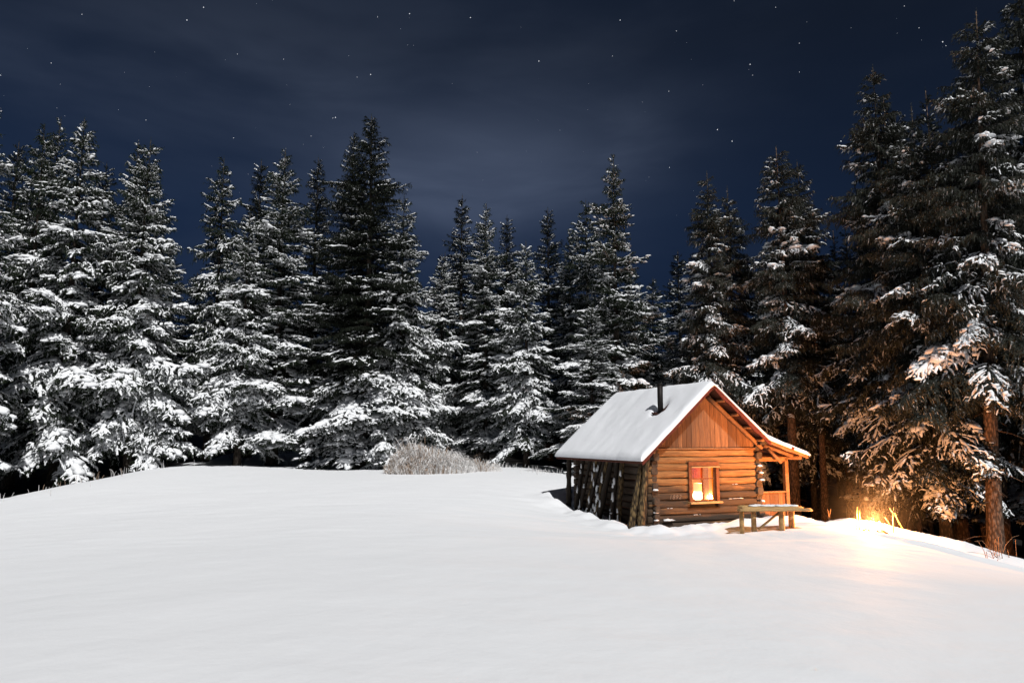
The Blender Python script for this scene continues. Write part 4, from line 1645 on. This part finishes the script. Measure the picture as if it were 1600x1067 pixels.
GF = 'snowy spruces in the front row'
GR = 'tall spruces on the right'
GB = 'dark spruces behind the front row'
FRONT = [
    # px, py, Y, proto, label, group, wide
    (-30, 120, 29.0, 'heavy_one', 'big snow laden spruce cut off by the left edge of the photo', GF, 1.05),
    (30, 218, 38.0, 'slim_dark', 'thin dark spruce top between the left edge tree and its taller neighbours', GB, 1.0),
    (66, 192, 35.5, 'mid_one', 'snow dusted spruce, leftmost of the three close tops at the left', GF, 1.0),
    (99, 184, 38.5, 'mid_two', 'dark topped spruce, middle of the three close tops at the left', GF, .95),
    (131, 182, 34.0, 'heavy_two', 'snow covered spruce, rightmost of the three close tops at the left', GF, 1.1),
    (168, 252, 40.0, 'slim_dark', 'small dark spruce top between the three close tops and the twin topped one', GB, 1.0),
    (210, 217, 37.5, 'heavy_three', 'left top of the twin topped snowy spruces at the left', GF, .95),
    (237, 215, 35.0, 'heavy_one', 'right top of the twin topped snowy spruces at the left', GF, 1.0),
    (348, 244, 41.0, 'mid_one', 'slim spruce with a pointed frosted top right of the wide sky gap', GF, .9),
    (408, 248, 44.0, 'slim_dark', 'dark narrow spruce top just left of the broad snowy one', GB, 1.0),
    (446, 228, 37.5, 'heavy_three', 'broad spruce with long white boughs left of the tall dark spruce', GF, 1.25),
    (390, 330, 36.5, 'heavy_two', 'shorter thickly snowed spruce in front of the broad white boughed one', GF, 1.0),
    (497, 243, 43.0, 'slim_dark', 'dark spruce top close to the left side of the tall dark spruce', GB, 1.05),
    (553, 204, 38.0, 'dark_one', 'lower left top of the tall dark twin spruce', GF, .9),
    (577, 178, 36.5, 'dark_one', 'tallest dark spruce of the left half with snowy fan boughs at its foot', GF, 1.25),
    (632, 302, 37.0, 'heavy_one', 'white boughed spruce right of the tall dark spruce', GF, 1.0),
    (690, 395, 43.0, 'heavy_two', 'low snowy spruce behind the gap right of the white boughed one', GF, .95),
    (723, 303, 46.0, 'slim_dark', 'pointed dark spruce, left one of the centre group', GB, 1.1),
    (761, 314, 40.0, 'heavy_three', 'snowy spruce with level boughs in the centre group', GF, .95),
    (793, 335, 47.0, 'slim_dark', 'dark spruce top just right of the level boughed centre spruce', GB, 1.0),
    (822, 374, 36.5, 'heavy_two', 'drooping snowy spruce with its bare trunk foot showing left of the cabin', GF, 1.0),
    (856, 322, 44.0, 'slim_dark', 'slender spruce top standing alone right of the drooping one', GB, 1.0),
    (889, 358, 42.0, 'mid_two', 'half snowed spruce left of the twin pair above the cabin', GF, .9),
    (914, 311, 40.0, 'mid_one', 'dark pointed spruce left of the tallest one above the cabin', GF, .95),
    (959, 242, 36.0, 'mid_two', 'tallest spruce above the cabin roof with white layered boughs', GF, 1.0),
    (930, 470, 32.5, 'heavy_three', 'low snowy spruce directly behind the left end of the cabin roof', GF, .85),
    (1022, 432, 38.0, 'mid_one', 'lower snowy spruce behind the stove pipe', GF, 1.0),
    (1050, 520, 34.0, 'heavy_two', 'small snowy spruce peeping over the cabin ridge', GF, .8),
    (1106, 264, 31.5, 'tall_one', 'dark spruce above the gable, left top of its pair', GR, .92),
    (1136, 290, 33.0, 'tall_three', 'dark spruce above the gable, right and lower top of its pair', GR, .9),
    (1211, 227, 30.0, 'tall_two', 'dark spruce above the porch, taller left top of its pair', GR, 1.0),
    (1243, 249, 31.5, 'tall_one', 'dark spruce above the porch, lower right top of its pair', GR, .95),
    (1365, 102, 27.0, 'tall_one', 'tall pointed spruce right of the porch pair with an orange lit foot', GR, 1.0),
    (1398, 172, 29.5, 'slim_dark', 'dark top tucked between the two right hand pointed spruces', GB, 1.0),
    (1424, 160, 24.5, 'tall_three', 'spruce with snow streaked boughs above the fire', GR, 1.05),
    (1525, 10, 22.8, 'tall_two', 'tallest spruce of the right side with an orange lit bare trunk', GR, 1.0),
    (1592, -60, 26.0, 'tall_one', 'shadowy spruce cut off by the right edge of the photo', GR, 1.0),
    (1715, -60, 24.0, 'tall_two', 'spruce whose boughs reach in from beyond the right edge', GR, 1.0),
]
for px_, py_, Y_, pr_, lb_, g_, wd_ in FRONT:
    spruce(px_, py_, Y_, pr_, lb_, g_, wd_, base_dx=-1.05 if py_ == 10 else 0.0)
spruce(676, 634, 37.8, 'young', 'small young spruce white with snow behind the dry grass mound', None, 1.0, 'young_spruce')

# the wood behind: darker spruces filling the gaps
DEEP = 'dark spruces deep in the wood'
fr2 = random.Random(31)
for k in range(30):
    px_ = -120 + k * 62 + fr2.uniform(-18, 18)
    if px_ < 1040:
        Y_, py_ = fr2.uniform(45, 54), fr2.uniform(385, 425)
    else:
        Y_, py_ = fr2.uniform(36, 46), fr2.uniform(385, 440)
    if px_ > 1320:
        Y_, py_ = fr2.uniform(30, 38), fr2.uniform(240, 330)
    spruce(px_, py_, Y_, 'slim_dark' if k % 3 else 'mid_two', 'dark spruce deep in the wood, mostly hidden by the trees before it', DEEP, 1.25)
TR = 'bare lower trunks in the dark wood at right'
for px_, Y_ in ((1262, 27), (1300, 30), (1318, 25.5), (1350, 29), (1382, 24.5), (1415, 31), (1446, 27.5), (1478, 30), (1506, 25.5), (1540, 31), (1585, 28), (1618, 25), (1230, 33), (1208, 29.5)):
    spruce(px_, 130 + fr2.uniform(0, 120) if px_ > 1380 else 340 + fr2.uniform(0, 60), Y_ + 3, 'bare_low', 'bare dark trunk standing in the shadowed wood right of the cabin', TR, .9)

# thin haze volume added for the glow round the fire
sm_ = MB()
sm_.lump((0, 0, .55), (1.9, 1.5, 1.5), 4.0, 0, 18, 12, .2)
M_glow_haze = bpy.data.materials.new('fire_glow_haze')
M_glow_haze.use_nodes = True
t = NT(M_glow_haze.node_tree.nodes, M_glow_haze.node_tree.links)
t.n.remove(t.n['Principled BSDF'])
o_ = t.new('ShaderNodeTexCoord').outputs['Object']
ln = t.new('ShaderNodeVectorMath', operation='LENGTH')
t.l.new(t.mapping(o_, (1 / 1.7, 1 / 1.4, 1 / 1.5), (0, 0, -.3)), ln.inputs[0])
den = t.math('MULTIPLY', t.maprange(ln.outputs['Value'], 0.05, 1.0, 1.0, 0.0), 0.010)
pv = t.new('ShaderNodeVolumePrincipled')
pv.inputs['Color'].default_value = (.9, .85, .8, 1)
pv.inputs['Anisotropy'].default_value = 0.2
t.l.new(den, pv.inputs['Density'])
t.l.new(pv.outputs[0], t.n['Material Output'].inputs['Volume'])
smo = sm_.build('glow_haze', M_glow_haze)
smo.location = (FX.x, FX.y, fz + .1)
tag(smo, 'thin haze added for the glow over the campfire at the snow bank', 'glow_haze', None, 'stuff')
